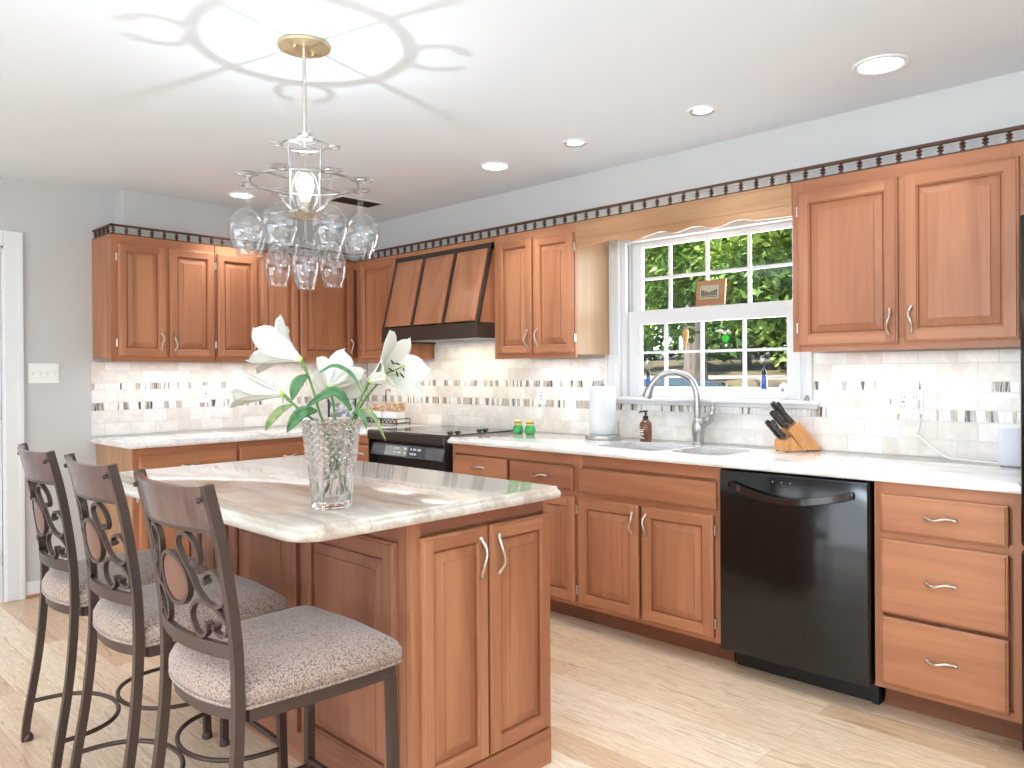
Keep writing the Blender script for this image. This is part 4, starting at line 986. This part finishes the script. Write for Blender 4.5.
plate('outlet_plate', 'L', -1.375, -1.295, 1.10, 1.215, 'white outlet plate on left tile behind the lilies', 'outlet', [('gfci', -1.335)])
plate('switch_plate', 'L', -2.378, -2.218, 1.243, 1.362, 'white four-toggle light switch plate on the grey wall by the door', 'light switch', [('toggle', -2.355), ('toggle', -2.317), ('toggle', -2.279), ('toggle', -2.241)], 0.0004)

# corner canister set in a wire rack, and a framed screen
rk = thing('canister_rack', (.47, -.22, .914), 'black wire rack holding white shell-topped canisters in the corner by the range', 'rack')
q = MB(); kx0, kx1, ky = .345, .715, -.2
for (z, m_r) in ((.93, .003), (.962, .003)):
    for y in (ky - .06, ky + .06): q.tube([(kx0, y, z), (kx1, y, z)], .003, M_blackm, 6)
    for x in (kx0, kx1): q.tube([(x, ky - .06, z), (x, ky + .06, z)], .003, M_blackm, 6)
for x in (kx0, (kx0 + kx1) / 2, kx1):
    for y in (ky - .06, ky + .06): q.tube([(x, y, .914), (x, y, .962)], .0035, M_blackm, 6)
n_ = 8
for k in range(n_):
    x0 = kx0 + (kx1 - kx0) * k / n_; x1 = kx0 + (kx1 - kx0) * (k + 1) / n_
    q.tube([(x0 + (x1 - x0) * t, ky - .062, .932 + .028 * math.sin(PI * t)) for t in [i / 8 for i in range(9)]], .003, M_blackm, 6)
for y in (ky,): q.tube(smoothpath([(kx0 + .08, y + .06, .96), (kx0 + .08, y + .062, 1.14), (kx0 + .10, y + .055, 1.165), (kx0 + .14, y + .05, 1.168), (kx0 + .15, y + .05, 1.155)], 5), .004, M_blackm, 6)
q.build('wire_frame', rk, 60)
M_cer = mat('white_ceramic', rgb(246, 244, 240), .2)
M_shell = tile_mat('shell_pattern', (226, 200, 168), (150, 104, 72), 60, .4)
for i, (x, zt2, lb) in enumerate(((.435, 1.068, 'white canister with brown shell lid, left one in the wire rack'), (.605, 1.082, 'taller white canister with brown shell lid, right one in the wire rack'))):
    t = thing('canister', (x, ky, .934), lb, 'canister', 'canisters in the wire rack')
    q = MB(); w_ = .076 if i else .07
    q.loft([[(a, b_, z) for a, b_ in rrect(x - w_, x + w_, ky - .05, ky + .05, .015, 4)] for z in (.9345, 1.012)], M_cer, True); q.build('body', t, 40)
    q = MB(); q.loft([[(x + (a - x) * s, ky + (b_ - ky) * s, z) for a, b_ in rrect(x - w_, x + w_, ky - .05, ky + .05, .015, 4)] for z, s in ((1.0125, 1.02), (zt2 - .02, 1.02), (zt2 - .008, .9), (zt2, .5))], M_shell, True); lid = q.build('lid', t, 40)
    q = MB()
    for k in range(5): q.lathe((x - w_ + .02 + k * (2 * w_ - .04) / 4, ky - .05, 1.035 + .008 * (k % 2)), [(0, .012), (.012, .008), (.016, 0), (.012, -.006), (0, -.008)], M_shell, 8, (0, -1, .3))
    q.build('shell', lid, 60)
tb = thing('picture_frame', (.235, -.40, .914), 'dark framed picture standing on the corner worktop behind the vase', 'picture')
q = MB(); fo = V(.20, -.50, .916); fu = V(.10, .21, 0).normalized(); fn = V(fu.y, -fu.x, 0)
def fp(a, h, z): return fo + fu * a + fn * h + UZ * z
for (a0, a1, z0, z1) in ((0, .014, 0, .195), (.196, .21, 0, .195), (.014, .196, 0, .014), (.014, .196, .181, .195)):
    q.hexa([fp(a0, 0, z0), fp(a1, 0, z0), fp(a1, .012, z0), fp(a0, .012, z0), fp(a0, 0, z1), fp(a1, 0, z1), fp(a1, .012, z1), fp(a0, .012, z1)], M_blackm)
q.build('frame', tb)
M_pic = mat('picture_print', rgb(200, 204, 206), .5); N, L, b = nodes(M_pic)
L.new(nz(M_pic, coords(M_pic, (1, 1, 1), False), 18, [(.42, rgb(120, 126, 134)), (.55, rgb(214, 216, 218))], detail=2), b.inputs['Base Color'])
q = MB(); q.hexa([fp(.014, .003, .014), fp(.196, .003, .014), fp(.196, .007, .014), fp(.014, .007, .014), fp(.014, .003, .181), fp(.196, .003, .181), fp(.196, .007, .181), fp(.014, .007, .181)], M_pic); q.build('picture', tb)
q = MB(); q.prism([fp(.09, 0, .0), fp(.09, -.08, -.0015), fp(.09, 0, .15)], fu * .03, M_blackm); q.build('easel_leg', tb)

# ------------------------------------------------------------------ window sill and sash things
sg = thing('wooden_plaque', (3.09, .04, 1.633), 'small wooden plaque with embossed brass plate on the window meeting rail', 'plaque')
tl = V(0, .12, 1).normalized()
def sp_(a, h, z): return V(2.972 + a, .030, 1.6375) + tl * z + V(0, -1, .12).normalized() * h
q = MB(); w_, h_ = .168, .135
q.hexa([sp_(0, 0, 0), sp_(w_, 0, 0), sp_(w_, .014, 0), sp_(0, .014, 0), sp_(0, 0, h_), sp_(w_, 0, h_), sp_(w_, .014, h_), sp_(0, .014, h_)], wood('x', 'light')); q.build('board', sg)
M_plt = mat('embossed_plate', rgb(190, 184, 160), .35, .5)
q = MB(); q.hexa([sp_(.026, .0145, .034), sp_(.136, .0145, .034), sp_(.136, .019, .034), sp_(.026, .019, .034), sp_(.026, .0145, .106), sp_(.136, .0145, .106), sp_(.136, .019, .106), sp_(.026, .019, .106)], M_plt); pp = q.build('metal_plate', sg)
q = MB(); M_emb = mat('embossing', rgb(96, 92, 80), .5, .3)
for i in range(10):
    a = .034 + i * .0095; hh = .018 + .014 * abs((i - 4.5) / 4.5)
    q.hexa([sp_(a, .019, .05), sp_(a + .006, .019, .05), sp_(a + .006, .021, .05), sp_(a, .021, .05), sp_(a, .019, .05 + hh), sp_(a + .006, .019, .05 + hh), sp_(a + .006, .021, .05 + hh), sp_(a, .021, .05 + hh)], M_emb)
q.hexa([sp_(.033, .019, .042), sp_(.129, .019, .042), sp_(.129, .0205, .042), sp_(.033, .0205, .042), sp_(.033, .019, .046), sp_(.129, .019, .046), sp_(.129, .0205, .046), sp_(.033, .0205, .046)], M_emb); q.build('embossed_relief', pp)
M_cup = thin_glass('suction_cup_clear', (.8, .82, .84, 1), 1.5, 2.2); M_blue = mat('cobalt_glass', rgb(24, 78, 160), .1, coat=.6)
def charm(x, zc, label):
    t = thing('hanging_bottle', (x, .03, zc), label, 'ornament', 'blue bottles hanging on the window panes')
    q = MB(); q.lathe((x, .0405, zc), [(.026, 0), (.024, .003), (.012, .006), (.007, .012), (.007, .017), (0, .018)], M_cup, 20, (0, -1, 0)); q.build('suction_cup', t, 60)
    q = MB(); q.tube([(x, .028, zc), (x, .022, zc - .012), (x, .025, zc - .045)], .002, M_blackm, 6); q.lathe((x, .027, zc - .075), [(.012, 0), (.014, .01), (.011, .02), (.006, .032), (0, .034)], M_blackm, 12); q.build('hook', t, 60)
    q = MB(); q.lathe((x, .027, zc - .145), [(0, 0), (.013, 0), (.015, .004), (.015, .045), (.012, .056), (.012, .068), (0, .07)], M_blue, 14); q.build('bottle', t, 50)
charm(2.662, 1.345, 'blue glass bottle hanging from a suction cup on the leftmost lower pane'); charm(3.352, 1.345, 'blue glass bottle hanging from a suction cup on the rightmost lower pane')
wl = thing('window_sensor', (3.46, .02, 1.149), 'white oval sensor on the window lower right corner', 'sensor')
q = MB(); q.lathe((3.455, .0275, 1.19), [(0, .014), (.02, .013), (.026, .008), (.028, 0), (0, 0)][::-1], M_plast, 24, (0, -1, 0)); bmesh.ops.scale(q.bm, vec=(1, 1, 1.5), verts=q.bm.verts[:], space=Matrix.Translation((-3.455, 0, -1.19))); q.build('body', wl, 50)
q = MB(); q.lathe((3.455, .0135, 1.195), [(0, .002), (.008, .0015), (.009, 0)], M_grayp, 14, (0, -1, 0)); q.build('button', wl, 50)
tk = MB(); tk.lathe((3.595, -.035, 1.147), [(0, 0), (.012, 0), (.013, .008), (.007, .014), (.009, .022), (0, .027)], M_grayp, 14); tag(tk.build('trinket', None, 50, None, (3.595, -.035, 1.147)), 'tiny grey trinket at the right end of the window sill', 'ornament')
# sun catchers on the glass
M_sun1 = mat('suncatcher_green', rgb(40, 190, 30), .3); M_sun2 = mat('suncatcher_amber', rgb(196, 132, 72), .4); M_sunw = mat('suncatcher_white', rgb(236, 238, 232), .4); M_leaf2 = mat('suncatcher_leaf', rgb(86, 110, 40), .5)
sc_ = thing('suncatcher', (3.14, .038, 1.406), 'bright green suncatcher with pale top in third lower pane', 'ornament')
q = MB(); q.lathe((3.135, .0395, 1.462), [(0, .006), (.016, .005), (.021, .001), (.02, 0)], M_sun1, 16, (0, -1, 0)); q.lathe((3.137, .0395, 1.425), [(0, .004), (.006, .003), (.007, 0)], M_sunw, 12, (0, -1, 0)); q.build('disc', sc_, 60)
q = MB()
for k in range(7): q.lathe((3.105 + .009 * k, .0395, 1.495 + .006 * math.sin(k * 1.7)), [(0, .004), (.006, .003), (.008, 0)], M_sunw if k % 2 else mat('suncatcher_tan', rgb(200, 186, 150), .5), 8, (0, -1, 0))
q.build('petals', sc_, 60)
sv = thing('bud_vase', (2.86, .04, 1.406), 'amber and white bud vase ornament on the second lower pane', 'ornament')
q = MB(); q.lathe((2.865, .0405, 1.407), [(0, 0), (.010, 0), (.011, .02), (.010, .055), (.006, .075), (0, .08)], M_sunw, 12); q.lathe((2.895, .041, 1.407), [(0, 0), (.005, 0), (.004, .03), (.012, .05), (.017, .09), (.014, .11), (0, .112)], M_sun2, 12); q.build('vases', sv, 50)
q = MB()
rn = random.Random(5)
for k in range(16):
    x = 2.87 + rn.uniform(-.03, .03); z = 1.51 + rn.uniform(-.03, .045); a = rn.uniform(0, PI); d = V(math.cos(a), 0, math.sin(a)) * .014; e = V(-d.z, 0, d.x) * .35
    q.poly([V(x, .041 - .001 * (k % 4), z) - d, V(x, .040, z) - e, V(x, .041, z) + d, V(x, .040, z) + e], M_leaf2)
q.tube([(2.868, .041, 1.46), (2.868, .041, 1.52)], .0015, M_leaf2, 5); q.tube([(2.893, .041, 1.50), (2.885, .041, 1.54)], .0015, M_leaf2, 5); q.build('foliage', sv)

# ================================================================== vase of lilies
VA = V(3.269, -2.4345, .9142)
q = MB(); n_ = 96; Hh = .248
rings = []
rows = 88
for j in range(rows + 1):
    t = j / rows; z = t * Hh; r = .0545 + (.0795 - .0545) * t ** 1.05
    if t < .03: r -= .004 * (1 - t / .03)
    ring = []
    for i in range(n_):
        a = 2 * PI * i / n_; dr_ = 0
        if t > .52 and t < .97:
            u = a * 16 / (2 * PI); v = (t - .52) * 13.5
            p1 = abs(((u + v) % 1) - .5) * 2; p2 = abs(((u - v) % 1) - .5) * 2; dr_ = .0085 * (min(p1, p2) - .35)
        elif t > .06 and t < .48: dr_ = -.0045 * (abs(math.sin(a * 8)) ** 2) if not (.36 < t < .39) else 0
        elif t >= .97: dr_ = .003 * abs(math.sin(a * 16))
        ring.append(VA + V((r + dr_) * math.cos(a), (r + dr_) * math.sin(a), z))
    rings.append(ring)
inner = [[VA + V(rr_ * math.cos(2 * PI * i / n_), rr_ * math.sin(2 * PI * i / n_), z) for i in range(n_)] for rr_, z in ((.0725, Hh), (.0695, Hh * .9), (.0565, Hh * .5), (.0465, Hh * .12), (.044, .022), (.01, .02))]
q.loft(rings + inner, M_vase, True)
tag(q.build('crystal_vase', None, 30, None, tuple(VA)), 'cut crystal vase on the island slab holding white lilies', 'vase')
M_petal = mat('lily_petal', rgb(222, 220, 208), .55); N, L, b = nodes(M_petal)
b.inputs['Subsurface Weight'].default_value = .05; b.inputs['Subsurface Radius'].default_value = (.01, .01, .008)
M_pbase = mat('lily_throat', rgb(206, 216, 130), .5)
M_stem = mat('lily_stem', rgb(92, 132, 62), .5); M_lleaf = mat('lily_leaf', rgb(64, 112, 58), .4); M_lleaf2 = mat('lily_leaf_pale', rgb(122, 142, 88), .45)
for mm, c1, c2 in ((M_lleaf, (50, 98, 52), (86, 130, 72)), (M_lleaf2, (98, 122, 66), (150, 160, 104))):
    N, L, b = nodes(mm); L.new(nz(mm, coords(mm, (20, 20, 20)), 2, [(.35, rgb(*c1)), (.65, rgb(*c2))]), b.inputs['Base Color'])
M_anther = mat('lily_anther', rgb(54, 34, 20), .8)
def vp(s, d, z): return V(VA.x, VA.y, 0) + RT * s + CM * d + UZ * z
def px(u, v, d=0):  # point on a plane through the vase, 350 units of the layout grid per metre
    return vp((u - 329.5) / 350, d, .914 + (508 - v) / 350)
def petal(root, base_, ax, ang, L_, W_, flare, phase, curl=.0, open_=.5):
    """one lily petal: narrow trumpet base, then flaring outwards and recurving"""
    q = MB(); ax = ax.normalized(); e1 = ax.orthogonal().normalized(); e2 = ax.cross(e1)
    d = e1 * math.cos(ang) + e2 * math.sin(ang); tn = ax.cross(d)
    nl, nw = 14, 6; grid = []; m_ = 0
    for i in range(nl + 1):
        t = i / nl
        a = L_ * (t - .30 * flare * t ** 3); r = .006 + L_ * (open_ * .42 * t + .55 * flare * t ** 2.6)
        if curl: a -= L_ * curl * t ** 6
        w = W_ * (.16 + .84 * math.sin(PI * min(1, t / .64) / 2) ** 1.5) * (1 if t < .64 else max(0, 1 - ((t - .64) / .36) ** 2.4) ** .6); w = max(w, .0006)
        row = []
        for j in range(nw + 1):
            v = -1 + 2 * j / nw
            cup = .22 * w * (v * v) * (1 - .8 * t); wav = .0035 * math.sin(phase + t * 9 + v * 2) * abs(v) * t + .002 * (1 - abs(v)) * (-1)
            row.append(q.bm.verts.new(base_ + ax * (a + wav) + d * (r - cup + wav) + tn * (w * v)))
        grid.append(row)
    for i in range(nl):
        for j in range(nw): q.face([grid[i][j], grid[i][j + 1], grid[i + 1][j + 1], grid[i + 1][j]], M_pbase if i < 1 else M_petal)
    o = q.build('petal', root, 80)
    sm = o.modifiers.new('thickness', 'SOLIDIFY'); sm.thickness = .0009
    return o
def leaf(root, pts, W_, m, twist=0):
    q = MB(); P_ = smoothpath(pts, 5); n = len(P_); prev = None
    for i, p_ in enumerate(P_):
        t = i / (n - 1); tg = (P_[min(i + 1, n - 1)] - P_[max(i - 1, 0)]).normalized()
        sdv = tg.cross(CM * math.cos(twist) + UZ * math.sin(twist)); sdv = sdv.normalized() if sdv.length > .01 else RT
        nv = sdv.cross(tg); w = W_ * max(.04, math.sin(PI * (t * .94 + .05)) ** .8)
        row = [q.bm.verts.new(p_ + sdv * (w * v) + nv * (.35 * w * abs(v))) for v in (-1, -.5, 0, .5, 1)]
        if prev:
            for j in range(4): q.face([prev[j], prev[j + 1], row[j + 1], row[j]], m)
        prev = row
    o = q.build('leaf', root, 80); sm = o.modifiers.new('thickness', 'SOLIDIFY'); sm.thickness = .0008
def lily(label, base_, axis, stem, L_, W_, flare, open_, leaves, stamens=True, rot=0, curl=.0):
    root = thing('lily', tuple(stem[-1]), label, 'flower', 'white lilies in the crystal vase')
    q = MB(); q.tube(smoothpath(stem, 6), [.0048 if i < 6 else .0036 for i in range(6 * (len(stem) - 1) + 1)], M_stem, 8); q.build('stem', root, 80)
    for k in range(6):
        petal(root, base_ + axis.normalized() * (.0005 * k), axis, rot + k * PI / 3, L_ * (1 if k % 2 else .95), W_ * (1 if k % 2 else .68), flare * (1 if k % 2 else 1.1), k * 1.3, curl, open_)
    if stamens:
        ax = axis.normalized(); e1 = ax.orthogonal().normalized(); e2 = ax.cross(e1)
        for k in range(6):
            a = k * PI / 3 + .4; d = e1 * math.cos(a) + e2 * math.sin(a); q = MB()
            tip = base_ + ax * L_ * .62 + d * (.016 + .014 * (k % 3) / 2); q.tube(smoothpath([base_ + ax * .012, base_ + ax * L_ * .35 + d * .006, tip], 4), .0011, M_pbase, 5)
            tt = (d.cross(ax) * math.cos(k * 1.9) + d * math.sin(k * 1.9) + ax * .3).normalized(); q.tube([tip - tt * .009, tip, tip + tt * .009], [.0014, .0026, .0014], M_anther, 6); q.build('stamen', root, 60)
        q = MB(); q.tube([base_ + ax * .01, base_ + ax * L_ * .72], .0016, M_stem, 6); q.lathe(base_ + ax * L_ * .72, [(.0016, 0), (.005, .004), (.004, .008), (0, .009)], M_pbase, 8, tuple(ax)); q.build('pistil', root, 60)
    for (pts, w, mm) in leaves: leaf(root, pts, w, mm)
def dirv(s, d, z): return RT * s + CM * d + UZ * z
lily('upper left white lily turned away, its petals spreading over the cabinets', px(301, 364, .0), dirv(-.80, -.28, .36), [px(301, 364, 0), px(306, 376, 0), px(313, 395, .005), px(319, 415, .01), px(330, 445, .005), px(347, 500, 0)],
     .150, .040, .58, .60, [([px(307, 378, .005), px(300, 384, .015), px(296, 392, .02), px(293, 403, .02)], .0165, M_lleaf)], True, .35)
lily('low left white lily pointing left, half closed', px(285, 397, .02), dirv(-.95, .12, .14), [px(285, 397, .02), px(293, 405, .02), px(303, 414, .02), px(320, 430, .01), px(338, 470, .02), px(342, 496, .01)],
     .155, .036, .25, .42, [([px(293, 407, .02), px(283, 412, .03), px(274, 422, .035), px(268, 432, .03)], .012, M_lleaf2), ([px(318, 413, .03), px(308, 413, .05), px(299, 421, .055), px(291, 433, .05)], .017, M_lleaf)], True, .1, .05)
lily('white lily in the middle, seen from behind between the others', px(325, 391, -.02), dirv(.12, -.85, .30), [px(325, 391, -.02), px(328, 398, -.02), px(331, 412, -.015), px(332, 440, -.01), px(320, 498, -.02)],
     .122, .040, .75, .60, [([px(350, 413, .01), px(343, 400, .02), px(335, 394, .02), px(322, 399, .03), px(304, 412, .03)], .014, M_lleaf)], True, .6)
lily('large white lily at the right, open toward the room with dark stamens', px(368, 384, .02), dirv(.80, .42, .30), [px(368, 384, .02), px(362, 396, .015), px(355, 411, .01), px(343, 440, 0), px(330, 470, 0), px(318, 500, .01)],
     .165, .046, .55, .66, [([px(355, 415, .03), px(366, 412, .045), px(376, 420, .05), px(386, 442, .05)], .0075, M_lleaf2), ([px(352, 416, .03), px(360, 414, .05), px(366, 420, .06), px(368, 430, .06)], .008, M_lleaf), ([px(383, 381, -.02), px(391, 386, -.02), px(404, 397, -.02)], .011, M_lleaf), ([px(318, 376, -.0), px(330, 369, -.01), px(342, 372, -.01), px(352, 381, -.01), px(360, 396, -.0)], .006, M_lleaf)], True, .2)
q = MB(); q.tube(smoothpath([px(378, 384, 0), px(366, 398, 0), px(357, 413, 0), px(345, 445, -.01), px(325, 500, -.02)], 6), .0032, M_stem, 8); o = q.build('lily_stalk', None, 80, None, tuple(px(325, 500, -.02)))
tag(o, 'thin green lily stalk beside the right lily stem in the vase', 'stalk')

# ================================================================== outdoors
M_ground = mat('leaf_litter', rgb(126, 112, 92), .95); N, L, b = nodes(M_ground)
gc = nz(M_ground, coords(M_ground, (1, 1, 1), False), 1.1, [(.38, rgb(86, 72, 58)), (.52, rgb(100, 88, 64)), (.66, rgb(84, 94, 52))], detail=8)
g3 = nz(M_ground, coords(M_ground, (1, 1, 1), False), 9, [(.4, (.72, .7, .66, 1)), (.6, (1.1, 1.08, 1.05, 1))], detail=6)
L.new(mixc(M_ground, None, gc, g3, 'MULTIPLY', .8), b.inputs['Base Color'])
M_drive = mat('driveway_concrete', rgb(150, 138, 128), .9)
prof_g = [(.16, -.25), (3, -.25), (7.0, -.2), (9.2, 1.02), (10.0, 1.14), (12.2, 1.20), (13.0, 1.28), (17, 1.55), (22, 1.8), (34, 2.3)]
q = MB(); xs_ = [-30 + 2.5 * i for i in range(19)]; rn = random.Random(2); prev = None
for (y, z) in prof_g:
    row = [q.bm.verts.new((x, y, z + (rn.uniform(-.06, .06) if y > 13 else 0) - (.10 * (x - 0) / 10 if y > 9 else 0) * 0)) for x in xs_]
    if prev:
        for i in range(len(row) - 1): q.face([prev[i], prev[i + 1], row[i + 1], row[i]], M_drive if abs(py - 10.0) < .01 else M_ground)
    prev = row; py = y
g = q.build('ground_outside', None, 60); g['kind'] = 'structure'
def bark(name, c1, c2):
    m = mat(name, rgb(*c1), .95); N, L, b = nodes(m); L.new(nz(m, coords(m, (6, 6, 1)), 3, [(.35, rgb(*c2)), (.65, rgb(*c1))], detail=6), b.inputs['Base Color'])
    return m
M_bark = bark('grey_bark', (118, 108, 100), (82, 74, 66)); M_bark2 = bark('dark_bark', (92, 80, 68), (62, 52, 44))
def leafmat(name, c1, c2, tr=.28):
    m = mat(name, rgb(*c1), .5); N, L, b = nodes(m); oi = coords(m, (1, 1, 1), False); cc = nz(m, oi, 2.4, [(.35, rgb(*c2)), (.65, rgb(*c1))], detail=3)
    L.new(cc, b.inputs['Base Color']); t = N.new('ShaderNodeBsdfTranslucent'); L.new(cc, t.inputs[0]); x = N.new('ShaderNodeMixShader'); x.inputs[0].default_value = tr
    L.new(b.outputs[0], x.inputs[1]); L.new(t.outputs[0], x.inputs[2]); L.new(x.outputs[0], N['Material Output'].inputs[0]); return m
LM = [leafmat('leaf_bright', (172, 194, 98), (98, 136, 60)), leafmat('leaf_mid', (134, 164, 74), (74, 106, 46)), leafmat('leaf_dark', (84, 118, 58), (48, 80, 42))]
def foliage(parent, centres, n, size, m, rn, droop=.5):
    vs, fs = [], []
    for k in range(n):
        c, r = rn.choice(centres); 
        while True:
            p = V(rn.uniform(-1, 1), rn.uniform(-1, 1), rn.uniform(-1, 1))
            if p.length < 1: break
        p = V(*c) + V(p.x * r[0], p.y * r[1], p.z * r[2]); s = size * rn.uniform(.6, 1.2)
        d = V(rn.gauss(0, 1), rn.gauss(0, 1), rn.gauss(-droop, .6)).normalized(); sdv = d.cross(V(rn.gauss(0, .6), rn.gauss(0, .6), 1)).normalized(); up = sdv.cross(d)
        i = len(vs); vs += [p, p + d * s * .5 + sdv * s * .26 - up * s * .06, p + d * s, p + d * s * .5 - sdv * s * .26 - up * s * .06, p + d * s * .5]
        fs += [(i, i + 1, i + 4), (i + 1, i + 2, i + 4), (i + 2, i + 3, i + 4), (i + 3, i, i + 4)]
    o0 = Vector(parent['_o']); me = bpy.data.meshes.new('foliage'); me.from_pydata([tuple(v - o0) for v in vs], [], fs); me.materials.append(m); me.update()
    o = bpy.data.objects.new('foliage', me); COL.objects.link(o); o.parent = parent; return o
def gz(y):
    for (a, za), (b_, zb) in zip(prof_g, prof_g[1:]):
        if a <= y <= b_: return za + (zb - za) * (y - a) / (b_ - a)
    return prof_g[-1][1]
def tree(x, y, h, rt, label, leaves, bk, lean=0, seed=1):
    rn = random.Random(seed); z0 = gz(y) - .05; root = thing('tree', (x, y, z0), label, 'tree', 'trees outside the kitchen window')
    q = MB(); q.tube(smoothpath([(x, y, z0), (x + lean * .2, y, z0 + h * .3), (x + lean * .6, y + .05, z0 + h * .65), (x + lean, y, z0 + h)], 6), [rt * (1.25 if i == 0 else 1 - .55 * i / 18) for i in range(19)], bk, 14)
    for k in range(7):
        a = rn.uniform(0, 2 * PI); zz = z0 + h * rn.uniform(.35, .9); A = V(x + lean * .6, y, zz); B = A + V(math.cos(a), math.sin(a), .45) * h * .22
        q.tube([A, (A + B) / 2 + V(0, 0, .08), B], [rt * .3, rt * .2, rt * .08], bk, 6)
    q.build('trunk', root, 80)
    for (cs, n, s, m) in leaves: foliage(root, cs, n, s, m, rn)
    return root
def blob(x, y, z, r, k, rn, rz=None):
    return [((x + rn.uniform(-1, 1) * r, y + rn.uniform(-1, 1) * r * .6, z + rn.uniform(-1, 1) * (rz or r)), (r * .45, r * .4, r * .3)) for _ in range(k)]
rn = random.Random(11)
# near branches with large leaves filling the upper panes
tree(-2.3, 6.6, 6.5, .12, 'near leafy tree whose bright boughs fill the upper left panes', [(blob(-.3, 5.6, 2.9, 1.3, 18, rn, .7), 3400, .16, LM[0]), (blob(-.5, 6.2, 3.0, 1.8, 14, rn, 1.0), 2400, .17, LM[1])], M_bark2, .2, 3)
tree(2.1, 6.2, 6.0, .10, 'near leafy tree filling the upper right panes', [(blob(.75, 5.4, 2.75, 1.2, 18, rn, .75), 3000, .15, LM[1]), (blob(.7, 5.0, 2.9, 1.2, 14, rn, .7), 2600, .15, LM[0])], M_bark2, -.1, 4)
tree(-2.62, 9.4, 9, .22, 'tall grey trunk standing beyond the parked car', [(blob(-2.7, 9.6, 6.5, 2.2, 12, rn), 900, .25, LM[1])], M_bark, .1, 5)
tree(-6.4, 12.8, 9, .14, 'slender dark tree on the slope left of the grey trunk', [(blob(-6.4, 13, 4.2, 2.2, 20, rn, 2.4), 3200, .3, LM[2])], M_bark2, .2, 6)
tree(-4.7, 15.5, 9, .12, 'tree on the slope behind the green suncatcher', [(blob(-4.7, 15.6, 3.9, 2.3, 20, rn, 1.9), 3600, .28, LM[2])], M_bark, .1, 7)
tree(-3.0, 13.8, 8, .12, 'bushy tree on the slope seen through the right lower panes', [(blob(-2.8, 13.9, 3.4, 1.9, 20, rn, 1.5), 3400, .26, LM[1]), (blob(-2.8, 13.5, 2.1, 1.6, 8, rn, .4), 1200, .22, LM[0])], M_bark2, 0, 8)
for i, (x, y) in enumerate(((-14.5, 20), (-11.2, 20.5), (-8.2, 21), (-5.0, 20.5), (-1.8, 19.5))):
    tree(x, y, 11, .2, 'distant dark woodland tree, %s in the row beyond the slope' % ['first from the left', 'second from the left', 'middle', 'second from the right', 'last at the right'][i], [(blob(x, y, 5.4, 2.4, 26, rn, 3.6), 4400, .42, LM[2])], M_bark2, .2, 20 + i)
# parked car
M_car = mat('car_paint_blue', rgb(84, 96, 124), .25, .3, coat=.6); M_cglass = mat('car_glass', rgb(60, 76, 84), .08)
cr_ = thing('car', (-.75, 4.9, -.24), 'blue-grey parked car whose roof shows above the lower window rail', 'car')
def cc(l, w, z): return V(-.75, 4.9, -.24) + V(.92, .39, 0) * l + V(-.39, .92, 0) * w + UZ * z
q = MB()
def csec(l, hw, z0, z1, r=.12): return [cc(l, -hw, z0), cc(l, -hw * 1.02, z1 - r), cc(l, -hw * .93, z1), cc(l, hw * .93, z1), cc(l, hw * 1.02, z1 - r), cc(l, hw, z0)]
q.loft([csec(-2.2, .75, .35, .72), csec(-1.9, .86, .25, .86), csec(-1.0, .88, .22, .95), csec(.9, .88, .22, .97), csec(2.0, .86, .25, .92), csec(2.25, .75, .35, .75)], M_car, True); q.build('body', cr_, 40)
q = MB(); q.loft([csec(-1.15, .78, .93, .99, .03), csec(-.35, .70, .93, 1.40, .06), csec(.5, .69, .93, 1.43, .06), csec(1.0, .68, .93, 1.38, .06), csec(1.75, .76, .93, .98, .03)], M_cglass, True); q.build('window', cr_, 40)
q = MB(); q.loft([csec(-.33, .62, 1.385, 1.425, .02), csec(.5, .62, 1.41, 1.45, .02), csec(.98, .6, 1.365, 1.405, .02)], M_car, True); q.build('roof', cr_, 40)
for l in (-1.35, 1.4):
    for w in (-.8, .8): q = MB(); a_ = cc(l, w, .32); q.lathe(tuple(a_), [(0, -.1), (.3, -.1), (.33, -.06), (.33, .06), (.3, .1), (0, .1)], M_blackm, 24, tuple(V(-.39, .92, 0))); q.build('wheel', cr_, 50)

for o in list(bpy.data.objects):
    if '_o' in o: del o['_o']
